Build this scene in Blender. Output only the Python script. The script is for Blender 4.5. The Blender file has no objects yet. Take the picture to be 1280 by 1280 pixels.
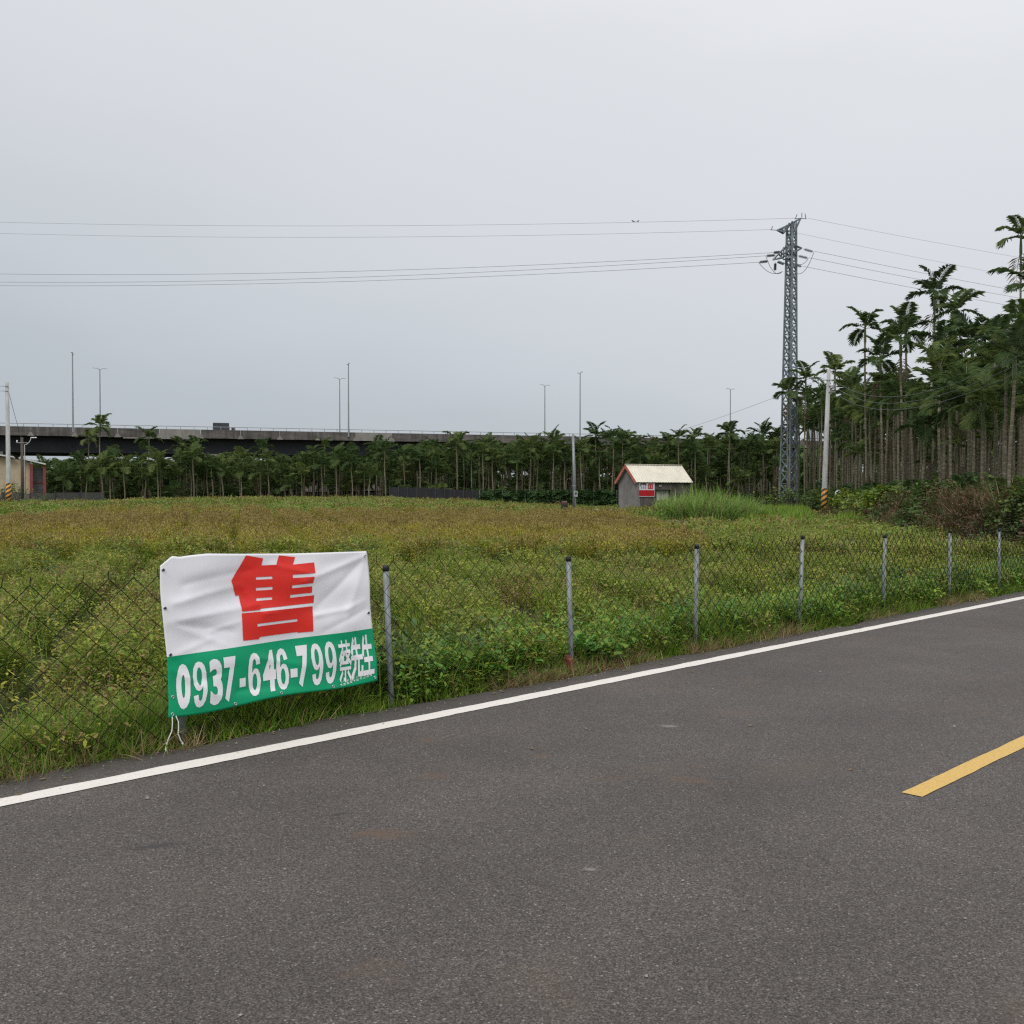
import bpy, bmesh, math, random
import numpy as np
from mathutils import Vector, Matrix

random.seed(7)
rng = np.random.default_rng(7)
R = math.radians
SC = bpy.context.scene
COL = SC.collection
PI = math.pi

# ------------------------------------------------------------------ camera
CAM_H = 1.55
cam = bpy.data.cameras.new('camera')
cam.sensor_width = 36; cam.lens = 36; cam.clip_start = 0.05; cam.clip_end = 6000
cam_o = bpy.data.objects.new('camera', cam); COL.objects.link(cam_o)
cam_o.location = (0, 0, CAM_H); cam_o.rotation_euler = (R(90 - 1.03), 0, 0)
SC.camera = cam_o

# ------------------------------------------------------------------ light
SUN_EL, SUN_AZ = 50, 200          # degrees; azimuth clockwise from +Y: behind the camera
world = bpy.data.worlds.new('World'); SC.world = world; world.use_nodes = True
wt = world.node_tree; wt.nodes.clear()
def wn(t): return wt.nodes.new(t)
w_out, w_bg = wn('ShaderNodeOutputWorld'), wn('ShaderNodeBackground')
w_sky = wn('ShaderNodeTexSky'); w_sky.sky_type = 'NISHITA'; w_sky.sun_disc = False
w_sky.sun_elevation = R(SUN_EL); w_sky.sun_rotation = R(SUN_AZ)
w_tc = wn('ShaderNodeTexCoord'); w_sep = wn('ShaderNodeSeparateXYZ')
wt.links.new(w_tc.outputs['Generated'], w_sep.inputs[0])
w_n = wn('ShaderNodeTexNoise'); w_n.inputs['Scale'].default_value = 2.2; w_n.inputs['Detail'].default_value = 5
w_map = wn('ShaderNodeMapping'); w_map.inputs['Scale'].default_value = (1, 1, 3.0)
wt.links.new(w_tc.outputs['Generated'], w_map.inputs[0]); wt.links.new(w_map.outputs[0], w_n.inputs[0])
# overcast cloud layer: brightness climbs from the horizon to the zenith
w_a = wn('ShaderNodeMath'); w_a.operation = 'MULTIPLY_ADD'; w_a.inputs[1].default_value = 0.14
wt.links.new(w_n.outputs[0], w_a.inputs[0]); wt.links.new(w_sep.outputs[2], w_a.inputs[2])
w_b = wn('ShaderNodeMath'); w_b.operation = 'MULTIPLY_ADD'; w_b.inputs[1].default_value = 0.22
wt.links.new(w_sep.outputs[0], w_b.inputs[0]); wt.links.new(w_a.outputs[0], w_b.inputs[2])
w_r = wn('ShaderNodeValToRGB'); cr = w_r.color_ramp
stops = [(0.0, (.385, .422, .465)), (.12, (.44, .475, .515)), (.20, (.525, .552, .588)), (.33, (.61, .63, .66)),
         (.50, (.675, .688, .715)), (.75, (.92, .93, .95)), (1.0, (1.10, 1.10, 1.12))]
cr.elements[0].position, cr.elements[0].color = stops[0][0], (*stops[0][1], 1)
cr.elements[1].position, cr.elements[1].color = stops[-1][0], (*stops[-1][1], 1)
for p, c in stops[1:-1]:
    e = cr.elements.new(p); e.color = (*c, 1)
wt.links.new(w_b.outputs[0], w_r.inputs[0])
w_mul = wn('ShaderNodeMix'); w_mul.data_type = 'RGBA'; w_mul.blend_type = 'MULTIPLY'; w_mul.inputs[0].default_value = 1
w_mul.inputs[7].default_value = (10, 10, 10, 1); wt.links.new(w_r.outputs[0], w_mul.inputs[6])
w_mix = wn('ShaderNodeMix'); w_mix.data_type = 'RGBA'; w_mix.inputs[0].default_value = 0.94
wt.links.new(w_sky.outputs[0], w_mix.inputs[6]); wt.links.new(w_mul.outputs[2], w_mix.inputs[7])
wt.links.new(w_mix.outputs[2], w_bg.inputs[0]); w_bg.inputs[1].default_value = 0.1
wt.links.new(w_bg.outputs[0], w_out.inputs[0])
sun = bpy.data.lights.new('sun', 'SUN'); sun.energy = 1.5; sun.angle = R(30); sun.color = (1, .97, .93)
sun_o = bpy.data.objects.new('sun', sun); COL.objects.link(sun_o)
sv = Vector((math.sin(R(SUN_AZ)) * math.cos(R(SUN_EL)), math.cos(R(SUN_AZ)) * math.cos(R(SUN_EL)), math.sin(R(SUN_EL))))
sun_o.rotation_euler = (-sv).to_track_quat('-Z', 'Y').to_euler(); sun_o.location = (0, -20, 40)
vs = SC.view_settings
vs.view_transform = 'Standard'; vs.look = 'None'; vs.exposure = 0.2; vs.gamma = 1; vs.use_curve_mapping = False
SC.cycles.use_denoising = False; SC.cycles.pixel_filter_type = 'BLACKMAN_HARRIS'; SC.cycles.filter_width = 1.3
SC.cycles.max_bounces = 6; SC.cycles.transparent_max_bounces = 8

# ------------------------------------------------------------------ frame of reference
# road frame: s runs along the white line, t to the left of it (towards the field)
RO = np.array([-2.556, 5.11]); RD = np.array([.7095, .7047]); RN = np.array([-.7047, .7095])
def rp(s, t, z=0.0):
    p = RO + RD * s + RN * t
    return Vector((p[0], p[1], z))
def to_t(x, y): return (x - RO[0]) * RN[0] + (y - RO[1]) * RN[1]
def to_s(x, y): return (x - RO[0]) * RD[0] + (y - RO[1]) * RD[1]
def at(px, depth): return (px - 640) / 1280 * depth          # lateral place of something this far off
def hz(py, depth): return CAM_H + (617 - py) / 1280 * depth   # height of something this far off
def sm(a, b, x):
    t = np.clip((x - a) / (b - a), 0, 1); return t * t * (3 - 2 * t)
_tab = rng.random((256, 256))
def vn(x, y, scale, off=0):
    x = np.asarray(x) / scale + 37.3 + off * 17.7; y = np.asarray(y) / scale + 91.7 + off * 5.3
    i = np.floor(x).astype(int); j = np.floor(y).astype(int)
    fx = x - i; fy = y - j; fx = fx * fx * (3 - 2 * fx); fy = fy * fy * (3 - 2 * fy)
    g = lambda a, b: _tab[a % 256, b % 256]
    return (g(i, j) * (1 - fx) * (1 - fy) + g(i + 1, j) * fx * (1 - fy) + g(i, j + 1) * (1 - fx) * fy + g(i + 1, j + 1) * fx * fy)
ROWD = np.array([-.27, 1.0]); ROWD /= np.linalg.norm(ROWD); ROWN = np.array([ROWD[1], -ROWD[0]])
def furrow(x, y, period=1.55):
    q = (x * ROWN[0] + y * ROWN[1]) / period + .09 * (vn(x, y, 6) - .5); return np.abs((q % 1) - .5) * 2   # 1 in the furrow
def G(x, y):
    x = np.asarray(x, float); y = np.asarray(y, float)
    sg = np.where(x < -15, 34.0, 14.0)
    hump = .85 * np.exp(-((x + 15) / sg) ** 2) * sm(20, 85, y) * (1 - sm(130, 170, y))
    t = to_t(x, y)
    bump = (vn(x, y, 3.1) - .5) * .07 * sm(1.2, 4, t) * (1 - sm(140, 180, y))
    ridge = .15 * (1 - 2 * sm(.5, .95, furrow(x, y))) * sm(1.0, 2.6, t) * (1 - sm(55, 75, y)) * (1 - .7 * sm(3, 10, x - .1 * y))
    dip = -.14 * np.exp(-((t - 1.1) / .5) ** 2) * (1 - sm(-1, 2.2, to_s(x, y)))
    return -.04 + hump + bump + dip + ridge
def g1(x, y): return float(G(x, y))
WX0, WY0, WK = 12.5, 21.0, .1846
def wallx(y): return WX0 + (y - WY0) * WK

# ------------------------------------------------------------------ materials
def mat(name):
    m = bpy.data.materials.new(name); m.use_nodes = True
    nt = m.node_tree; b = nt.nodes['Principled BSDF']
    return m, nt, b
def N(nt, t, **kw):
    n = nt.nodes.new(t)
    for k, v in kw.items(): setattr(n, k, v)
    return n
def ramp(nt, stops, fac=None):
    r = N(nt, 'ShaderNodeValToRGB'); e = r.color_ramp.elements
    for i, (p, c) in enumerate(stops):
        el = e[i] if i < 2 else e.new(p)
        el.position = p; el.color = (*c, 1) if len(c) == 3 else c
    if fac is not None: nt.links.new(fac, r.inputs[0])
    return r
def pos(nt): return N(nt, 'ShaderNodeNewGeometry').outputs['Position']
def noise(nt, scale, detail=4, vec=None, rough=.6):
    n = N(nt, 'ShaderNodeTexNoise'); n.inputs['Scale'].default_value = scale; n.inputs['Detail'].default_value = detail
    n.inputs['Roughness'].default_value = rough
    nt.links.new(vec if vec is not None else pos(nt), n.inputs['Vector'])
    return n.outputs[0]
def mth(nt, op, a, b=None, c=None):
    m = N(nt, 'ShaderNodeMath', operation=op)
    for i, v in enumerate((a, b, c)):
        if v is None: continue
        if isinstance(v, (int, float)): m.inputs[i].default_value = v
        else: nt.links.new(v, m.inputs[i])
    return m.outputs[0]
def mixc(nt, fac, a, b, mode='MIX'):
    m = N(nt, 'ShaderNodeMix', data_type='RGBA', blend_type=mode)
    for sock, v in ((m.inputs[0], fac), (m.inputs[6], a), (m.inputs[7], b)):
        if isinstance(v, (int, float)): sock.default_value = v
        elif isinstance(v, tuple): sock.default_value = (*v, 1)
        else: nt.links.new(v, sock)
    return m.outputs[2]
def mapped(nt, scale, loc=(0, 0, 0), rot=(0, 0, 0), vec=None):
    m = N(nt, 'ShaderNodeMapping'); m.inputs['Scale'].default_value = scale
    m.inputs['Location'].default_value = loc; m.inputs['Rotation'].default_value = rot
    nt.links.new(vec if vec is not None else pos(nt), m.inputs[0]); return m.outputs[0]
def bump(nt, b, h, strength=.3, dist=.01):
    n = N(nt, 'ShaderNodeBump'); n.inputs['Strength'].default_value = strength; n.inputs['Distance'].default_value = dist
    nt.links.new(h, n.inputs['Height']); nt.links.new(n.outputs[0], b.inputs['Normal'])
def rough_mat(name, c1, c2, scale=3, rough=.8, metal=0, vscale=None, bmp=0, c3=None):
    """two-tone weathered surface"""
    m, nt, b = mat(name)
    v = mapped(nt, vscale) if vscale else None
    n = noise(nt, scale, 6, v, .65)
    st = [(.32, c1), (.68, c2)] + ([(.8, c3)] if c3 else [])
    nt.links.new(ramp(nt, st, n).outputs[0], b.inputs['Base Color'])
    b.inputs['Roughness'].default_value = rough; b.inputs['Metallic'].default_value = metal
    if bmp: bump(nt, b, noise(nt, scale * 12, 3), bmp)
    return m
def leaf_mat(name, stops, trans=.3, rough=.55, big=None, rnd=.5):
    """leaf colours: each leaf has its own tint value, each plant its own share, wide patches may turn"""
    m, nt, b = mat(name)
    a = N(nt, 'ShaderNodeAttribute', attribute_name='tint').outputs['Fac']
    oi = N(nt, 'ShaderNodeObjectInfo').outputs['Random']
    f = mth(nt, 'ADD', mth(nt, 'MULTIPLY', a, 1 - rnd), mth(nt, 'MULTIPLY', oi, rnd))
    if big:
        f = mth(nt, 'ADD', f, mth(nt, 'MULTIPLY', mth(nt, 'SUBTRACT', noise(nt, big[0], 3), .5), big[1]))
    c = ramp(nt, stops, f).outputs[0]
    nt.links.new(c, b.inputs['Base Color']); b.inputs['Roughness'].default_value = rough
    b.inputs['Specular IOR Level'].default_value = .3
    tr = N(nt, 'ShaderNodeBsdfTranslucent'); nt.links.new(c, tr.inputs[0])
    mx = N(nt, 'ShaderNodeMixShader'); mx.inputs[0].default_value = trans
    nt.links.new(b.outputs[0], mx.inputs[1]); nt.links.new(tr.outputs[0], mx.inputs[2])
    nt.links.new(mx.outputs[0], nt.nodes['Material Output'].inputs[0])
    return m

M = {}
# ------------------------------------------------------------------ mesh building
class MB:
    def __init__(s): s.v, s.f, s.m, s.t = [], [], [], []
    def add(s, vs, fs, mi=0, tint=0.5):
        o = len(s.v); s.v += [tuple(v) for v in vs]; s.f += [tuple(i + o for i in f) for f in fs]
        s.m += [mi] * len(fs); s.t += [tint] * len(vs)
    def box(s, c, size, rot=None, mi=0):
        c = Vector(c); h = Vector(size) / 2
        vs = [Vector((x, y, z)) for x in (-h.x, h.x) for y in (-h.y, h.y) for z in (-h.z, h.z)]
        if rot is not None: vs = [rot @ v for v in vs]
        s.add([v + c for v in vs], [(0, 1, 3, 2), (4, 6, 7, 5), (0, 4, 5, 1), (2, 3, 7, 6), (0, 2, 6, 4), (1, 5, 7, 3)], mi)
    def tube(s, pts, rad, n=8, cap=True, mi=0, tint=.5):
        pts = [Vector(p) for p in pts]; k = len(pts)
        rads = rad if isinstance(rad, (list, tuple)) else [rad] * k
        up = Vector((0, 0, 1)); vs = []; fs = []
        d0 = (pts[1] - pts[0]).normalized(); a = d0.orthogonal().normalized()
        for i, p in enumerate(pts):
            d = (pts[min(i + 1, k - 1)] - pts[max(i - 1, 0)]).normalized()
            a = (a - d * a.dot(d)).normalized(); b = d.cross(a)
            for j in range(n):
                an = 2 * PI * j / n
                vs.append(p + (a * math.cos(an) + b * math.sin(an)) * rads[i])
        for i in range(k - 1):
            for j in range(n):
                q = (j + 1) % n
                fs.append((i * n + j, i * n + q, (i + 1) * n + q, (i + 1) * n + j))
        if cap: fs += [tuple(range(n - 1, -1, -1)), tuple(range((k - 1) * n, k * n))]
        s.add(vs, fs, mi, tint)
    def bar(s, p, q, w, mi=0):          # square bar
        s.tube([p, q], w * .7071, 4, True, mi)
    def prism(s, poly, y0, y1, mi=0):   # polygon in xz pushed along y
        n = len(poly); vs = [(x, y0, z) for x, z in poly] + [(x, y1, z) for x, z in poly]
        s.add(vs, [tuple(range(n)), tuple(range(2 * n - 1, n - 1, -1))] + [(i, i + n, (i + 1) % n + n, (i + 1) % n) for i in range(n)], mi)
    def mesh(s, name, mats, smooth=False):
        me = bpy.data.meshes.new(name); me.from_pydata(s.v, [], s.f)
        for m in (mats if isinstance(mats, (list, tuple)) else [mats]): me.materials.append(m)
        me.polygons.foreach_set('material_index', s.m)
        a = me.attributes.new('tint', 'FLOAT', 'POINT'); a.data.foreach_set('value', s.t)
        if smooth: me.polygons.foreach_set('use_smooth', [True] * len(s.f))
        me.update(); return me
    def build(s, name, mats, parent=None, smooth=False, loc=None):
        return link(name, s.mesh(name, mats, smooth), parent, loc)
def recalc(o):
    bm = bmesh.new(); bm.from_mesh(o.data); bmesh.ops.recalc_face_normals(bm, faces=bm.faces); bm.to_mesh(o.data); bm.free()
    return o
def bevel(o, w=.01, seg=2):
    bm = bmesh.new(); bm.from_mesh(o.data); bmesh.ops.recalc_face_normals(bm, faces=bm.faces)
    bmesh.ops.bevel(bm, geom=[e for e in bm.edges if len(e.link_faces) == 2 and e.calc_face_angle(0) > .5], offset=w, segments=seg, affect='EDGES')
    bm.to_mesh(o.data); bm.free(); return o
def link(name, me, parent=None, loc=None):
    o = bpy.data.objects.new(name, me); COL.objects.link(o)
    if parent is not None: o.parent = parent
    if loc is not None: o.location = loc
    return o
def tag(o, label=None, cat=None, group=None, kind=None):
    if label: o['label'] = label
    if cat: o['category'] = cat
    if group: o['group'] = group
    if kind: o['kind'] = kind
    return o
def thing(name, loc, label, cat, group=None, rz=0):
    o = link(name, None, None, loc); o.rotation_euler = (0, 0, rz); o.empty_display_size = .2
    return tag(o, label, cat, group)
def copy_tree(root):
    r = root.copy(); COL.objects.link(r)
    for ch in root.children:
        c = ch.copy(); COL.objects.link(c); c.parent = r
        for gch in ch.children:
            d = gch.copy(); COL.objects.link(d); d.parent = c
    return r

def scatter(name, P, rot, scl, idx, protos, label=None, cat=None, parent=None):
    """one object of uncountable growth: point cloud with prototype meshes instanced on it by geometry nodes"""
    P = np.asarray(P, float)
    me = bpy.data.meshes.new(name); me.from_pydata([tuple(p) for p in P], [], [])
    a = me.attributes.new('rot', 'FLOAT_VECTOR', 'POINT'); a.data.foreach_set('vector', np.asarray(rot, float).ravel())
    a = me.attributes.new('scl', 'FLOAT_VECTOR', 'POINT'); a.data.foreach_set('vector', np.asarray(scl, float).ravel())
    a = me.attributes.new('idx', 'INT', 'POINT'); a.data.foreach_set('value', np.asarray(idx, int))
    o = link(name, me, parent); tag(o, label, cat, kind='stuff')
    ng = bpy.data.node_groups.new(name, 'GeometryNodeTree')
    ng.interface.new_socket('Geometry', in_out='INPUT', socket_type='NodeSocketGeometry')
    ng.interface.new_socket('Geometry', in_out='OUTPUT', socket_type='NodeSocketGeometry')
    gi, go, join = ng.nodes.new('NodeGroupInput'), ng.nodes.new('NodeGroupOutput'), ng.nodes.new('GeometryNodeJoinGeometry')
    def attr(nm, ty):
        n = ng.nodes.new('GeometryNodeInputNamedAttribute'); n.data_type = ty; n.inputs[0].default_value = nm; return n.outputs[0]
    ar, asc, ai = attr('rot', 'FLOAT_VECTOR'), attr('scl', 'FLOAT_VECTOR'), attr('idx', 'INT')
    for k, pm in enumerate(protos):
        po = bpy.data.objects.new(pm.name, pm)
        oi = ng.nodes.new('GeometryNodeObjectInfo'); oi.inputs[0].default_value = po
        g2 = ng.nodes.new('GeometryNodeGeometryToInstance'); ng.links.new(oi.outputs['Geometry'], g2.inputs[0])
        cmpn = ng.nodes.new('FunctionNodeCompare'); cmpn.data_type = 'INT'; cmpn.operation = 'EQUAL'
        ng.links.new(ai, cmpn.inputs[2]); cmpn.inputs[3].default_value = k
        ip = ng.nodes.new('GeometryNodeInstanceOnPoints')
        ng.links.new(gi.outputs[0], ip.inputs['Points']); ng.links.new(cmpn.outputs[0], ip.inputs['Selection'])
        ng.links.new(g2.outputs[0], ip.inputs['Instance']); ng.links.new(asc, ip.inputs['Scale'])
        er = ng.nodes.new('FunctionNodeEulerToRotation'); ng.links.new(ar, er.inputs[0]); ng.links.new(er.outputs[0], ip.inputs['Rotation'])
        ng.links.new(ip.outputs[0], join.inputs[0])
    ng.links.new(join.outputs[0], go.inputs[0])
    md = o.modifiers.new('scatter', 'NODES'); md.node_group = ng
    return o
def sow(name, x, y, protos, smin, smax, label=None, cat=None, z=None, idx=None, tilt=.12, zs=None, parent=None, xs=1.0):
    n = len(x); z = G(x, y) if z is None else z
    s = rng.uniform(smin, smax, n) * xs; szz = s * (rng.uniform(.8, 1.25, n) if zs is None else zs)
    rot = np.stack([rng.normal(0, tilt, n), rng.normal(0, tilt, n), rng.uniform(0, 2 * PI, n)], 1)
    return scatter(name, np.stack([x, y, z], 1), rot, np.stack([s, s, szz], 1), rng.integers(0, len(protos), n) if idx is None else idx, protos, label, cat, parent)

# plant prototypes -----------------------------------------------------------
def blade(mb, base, h, w, az, lean, curl, seg=3, mi=0, tint=.5):
    d = Vector((math.cos(az), math.sin(az), 0)); side = Vector((-d.y, d.x, 0))
    vs = []; p = Vector(base); ang = lean
    L = h / seg
    for i in range(seg + 1):
        ww = w * (1 - (i / seg) ** 1.6) * .5
        if i < seg: vs += [p - side * ww, p + side * ww]
        else: vs.append(p)
        p = p + (Vector((0, 0, 1)) * math.cos(ang) + d * math.sin(ang)) * L
        ang += curl
    fs = [(2 * i, 2 * i + 1, 2 * i + 3, 2 * i + 2) for i in range(seg - 1)] + [(2 * seg - 2, 2 * seg - 1, 2 * seg)]
    mb.add(vs, fs, mi, tint)
def leafq(mb, p, size, az, pitch, mi=0, tint=.5, wide=.6, fold=.15):
    """broad leaf: folded along the midrib, six corners"""
    d = Vector((math.cos(az) * math.cos(pitch), math.sin(az) * math.cos(pitch), math.sin(pitch)))
    s = Vector((-math.sin(az), math.cos(az), 0)); u = s.cross(d) * -1
    if u.z < 0: u = -u
    w = size * wide / 2; p = Vector(p)
    a, b = p, p + d * size
    m1, m2 = p + d * size * .35, p + d * size * .72
    vs = [a, m1 + s * w + u * fold * w, m2 + s * w * .75 + u * fold * w, b - u * size * .08, m2 - s * w * .75 + u * fold * w, m1 - s * w + u * fold * w, m1, m2]
    mb.add(vs, [(0, 1, 6), (1, 2, 7, 6), (2, 3, 7), (3, 4, 7), (4, 5, 6, 7), (5, 0, 6)], mi, tint)
def grass_proto(n, rad, h, w, mats, name, lean=.35, curl=.3, seg=3, dry=0.0):
    mb = MB()
    for _ in range(n):
        r = rad * math.sqrt(random.random()); a = random.uniform(0, 2 * PI)
        blade(mb, (r * math.cos(a), r * math.sin(a), -.03), h * random.uniform(.5, 1.1), w * random.uniform(.7, 1.3), random.uniform(0, 2 * PI),
              random.uniform(0, lean), random.uniform(0, curl), seg, 1 if random.random() < dry else 0, random.random())
    return mb.mesh(name, mats)
def weed_proto(n, rad, h, size, mats, name, dry=.1, stems=6, wide=.6):
    mb = MB()
    for _ in range(stems):
        r = rad * .5 * math.sqrt(random.random()); a = random.uniform(0, 2 * PI)
        tx, ty = rad * random.uniform(-1, 1), rad * random.uniform(-1, 1); hh = h * random.uniform(.6, 1)
        b0 = Vector((r * math.cos(a), r * math.sin(a), -.03)); b1 = Vector((tx, ty, hh))
        mb.tube([b0, (b0 + b1) / 2 + Vector((0, 0, hh * .15)), b1], [size * .05, size * .04, size * .02], 3, False, 0, .3)
        for k in range(n // stems):
            f = random.uniform(.25, 1.05); p = b0.lerp(b1, f) + Vector((0, 0, hh * .3 * f * (1 - f))) + Vector((random.gauss(0, .15), random.gauss(0, .15), random.gauss(0, .08))) * rad
            p.z = max(p.z, .02)
            leafq(mb, p, size * random.uniform(.55, 1.2), random.uniform(0, 2 * PI), random.uniform(-.5, .55), 1 if random.random() < dry else 0, random.random(), wide)
    return mb.mesh(name, mats)
def crop_proto(name, n, rad, h, brown, mats, w=.02):
    """stand of thin stems with small leaves and seed heads on top"""
    mb = MB()
    for _ in range(n):
        r = rad * math.sqrt(random.random()); a = random.uniform(0, 2 * PI); hh = h * random.uniform(.7, 1.08)
        x, y = r * math.cos(a), r * math.sin(a); az = random.uniform(0, 2 * PI)
        blade(mb, (x, y, 0), hh, w * .7, az, random.uniform(0, .2), .06, 2, 0, random.random())
        for k in range(3):
            leafq(mb, (x, y, hh * random.uniform(.35, .95)), w * random.uniform(2.5, 5), random.uniform(0, 2 * PI), random.uniform(-.2, .7), 0, random.random(), .45)
        if random.random() < brown:
            for k in range(2):
                leafq(mb, (x + random.gauss(0, .02), y + random.gauss(0, .02), hh * random.uniform(.85, 1.0)), w * random.uniform(3, 6), random.uniform(0, 2 * PI), random.uniform(.5, 1.4), 1, random.random(), .35)
    return mb.mesh(name, mats)

M['grass'] = leaf_mat('grass_blades', [(0, (0.082, 0.173, 0.015)), (.5, (0.163, 0.281, 0.030)), (1, (0.292, 0.367, 0.054))])
M['straw'] = leaf_mat('straw', [(0, (.15, .09, .045)), (.6, (.27, .19, .10)), (1, (.38, .30, .18))], .2)
M['weed'] = leaf_mat('weed_leaves', [(0, (0.088, 0.171, 0.014)), (.45, (0.175, 0.258, 0.028)), (.75, (0.298, 0.329, 0.041)), (1, (0.487, 0.443, 0.059))], .35, .55, (.35, .6))
M['weed_dry'] = leaf_mat('dry_weed', [(0, (0.132, 0.077, 0.029)), (.5, (0.216, 0.147, 0.050)), (1, (0.312, 0.235, 0.086))], .2)
M['vine'] = leaf_mat('vine_leaves', [(0, (0.053, 0.168, 0.026)), (.5, (0.107, 0.261, 0.034)), (.85, (0.182, 0.336, 0.041)), (1, (0.409, 0.455, 0.037))], .3, .45)
M['crop'] = leaf_mat('crop_leaves', [(0, (0.153, 0.184, 0.019)), (.5, (0.329, 0.311, 0.036)), (1, (0.505, 0.411, 0.059))], .3, .6, (.12, .5))
M['seed'] = leaf_mat('crop_seed_heads', [(0, (.140, .098, .030)), (.5, (.222, .166, .050)), (1, (.31, .245, .082))], .25)
M['far_green'] = leaf_mat('far_crop_leaves', [(0, (0.094, 0.178, 0.023)), (.5, (0.169, 0.276, 0.038)), (1, (0.301, 0.356, 0.069))], .3, .6, (.15, .5))
M['reed'] = leaf_mat('reed_blades', [(0, (.10, .19, .03)), (.5, (.20, .33, .06)), (1, (.40, .46, .20))], .4)
M['palm'] = leaf_mat('palm_leaflets', [(0, (0.048, 0.086, 0.032)), (.5, (0.096, 0.153, 0.047)), (.85, (0.179, 0.237, 0.066)), (1, (0.302, 0.299, 0.112))], .35, .45)
M['palm_dry'] = leaf_mat('dead_palm_leaflets', [(0, (0.078, 0.062, 0.041)), (1, (0.156, 0.120, 0.074))], .2)
M['bush'] = leaf_mat('bush_leaves', [(0, (0.034, 0.075, 0.020)), (.6, (0.084, 0.151, 0.037)), (1, (0.184, 0.243, 0.050))], .3)
M['drybush'] = leaf_mat('dry_creeper', [(0, (0.069, 0.040, 0.025)), (.5, (0.138, 0.088, 0.048)), (1, (0.225, 0.156, 0.075))], .2)
M['hedge'] = leaf_mat('hedge_leaves', [(0, (0.018, 0.054, 0.014)), (1, (0.054, 0.120, 0.030))], .25)

# ================================================================== GROUND
xs = np.unique(np.concatenate([np.linspace(-78, 78, 157), np.linspace(-6, 12, 61), -78 - np.geomspace(1, 3000, 22), 78 + np.geomspace(1, 3000, 22)]))
ys = np.unique(np.concatenate([np.linspace(-25, 135, 161), np.linspace(3, 22, 64), -25 - np.geomspace(1, 3000, 20), 135 + np.geomspace(1, 3500, 24)]))
XX, YY = np.meshgrid(xs, ys); ZZ = G(XX, YY)
nx, ny = len(xs), len(ys)
gm = bpy.data.meshes.new('ground')
ii = (np.arange(ny - 1)[:, None] * nx + np.arange(nx - 1)[None, :]).ravel()
gm.from_pydata(np.stack([XX.ravel(), YY.ravel(), ZZ.ravel()], 1).tolist(), [], np.stack([ii, ii + 1, ii + 1 + nx, ii + nx], 1).tolist())
gm.polygons.foreach_set('use_smooth', [True] * len(ii))
m, nt, b = mat('soil_with_litter')
c1 = ramp(nt, [(.3, (.040, .036, .014)), (.5, (.066, .066, .022)), (.7, (.11, .085, .036))], noise(nt, 2.5, 8)).outputs[0]
nt.links.new(c1, b.inputs['Base Color']); b.inputs['Roughness'].default_value = .95
bump(nt, b, noise(nt, 30, 4), .6, .03)
gm.materials.append(m)
tag(link('ground', gm), kind='structure')

# ------------------------------------------------------------------ road
def strip(name, s_list, t0, t1, z, m, skirt=0, nt_=2):
    mb = MB(); k = len(s_list)
    ts0 = t0 if callable(t0) else (lambda s: t0); ts1 = t1 if callable(t1) else (lambda s: t1)
    vs = []
    for s in s_list:
        a, b_ = ts0(s), ts1(s)
        vs += [rp(s, a, -skirt), rp(s, a, z), rp(s, b_, z), rp(s, b_ + skirt * .35, -skirt)] if skirt else [rp(s, a, z), rp(s, b_, z)]
    w = 4 if skirt else 2
    fs = [(i * w + j, (i + 1) * w + j, (i + 1) * w + j + 1, i * w + j + 1) for i in range(k - 1) for j in range(w - 1)]
    mb.add(vs, fs); o = recalc(mb.build(name, m)); 
    return o
m, nt, b = mat('asphalt')
P_ = pos(nt)
dotn = N(nt, 'ShaderNodeVectorMath', operation='DOT_PRODUCT'); nt.links.new(P_, dotn.inputs[0]); dotn.inputs[1].default_value = (RN[0], RN[1], 0)
tco = mth(nt, 'SUBTRACT', dotn.outputs['Value'], float(RO @ RN))
fine0 = noise(nt, 60, 3, rough=.8)
va = N(nt, 'ShaderNodeTexVoronoi'); va.inputs['Scale'].default_value = 185; nt.links.new(P_, va.inputs['Vector'])
sa = N(nt, 'ShaderNodeSeparateColor'); nt.links.new(va.outputs['Color'], sa.inputs[0])
fine = mth(nt, 'ADD', mth(nt, 'MULTIPLY', sa.outputs[0], .72), mth(nt, 'MULTIPLY', fine0, .28))
agg = N(nt, 'ShaderNodeTexVoronoi'); agg.inputs['Scale'].default_value = 90; nt.links.new(P_, agg.inputs['Vector'])
base = ramp(nt, [(.12, (.017, .0142, .0126)), (.45, (.058, .0495, .0445)), (.75, (.095, .083, .075)), (.9, (.185, .164, .149))], fine).outputs[0]
cellr = N(nt, 'ShaderNodeSeparateColor'); nt.links.new(agg.outputs['Color'], cellr.inputs[0])
spk = mth(nt, 'MULTIPLY', mth(nt, 'GREATER_THAN', cellr.outputs[0], .972), mth(nt, 'LESS_THAN', agg.outputs['Distance'], .38))
base = mixc(nt, mth(nt, 'MULTIPLY', spk, .75), base, (.28, .262, .25))
dk = mth(nt, 'MULTIPLY', mth(nt, 'LESS_THAN', cellr.outputs[1], .10), mth(nt, 'LESS_THAN', agg.outputs['Distance'], .4))
base = mixc(nt, mth(nt, 'MULTIPLY', dk, .6), base, (.02, .019, .018))
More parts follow.
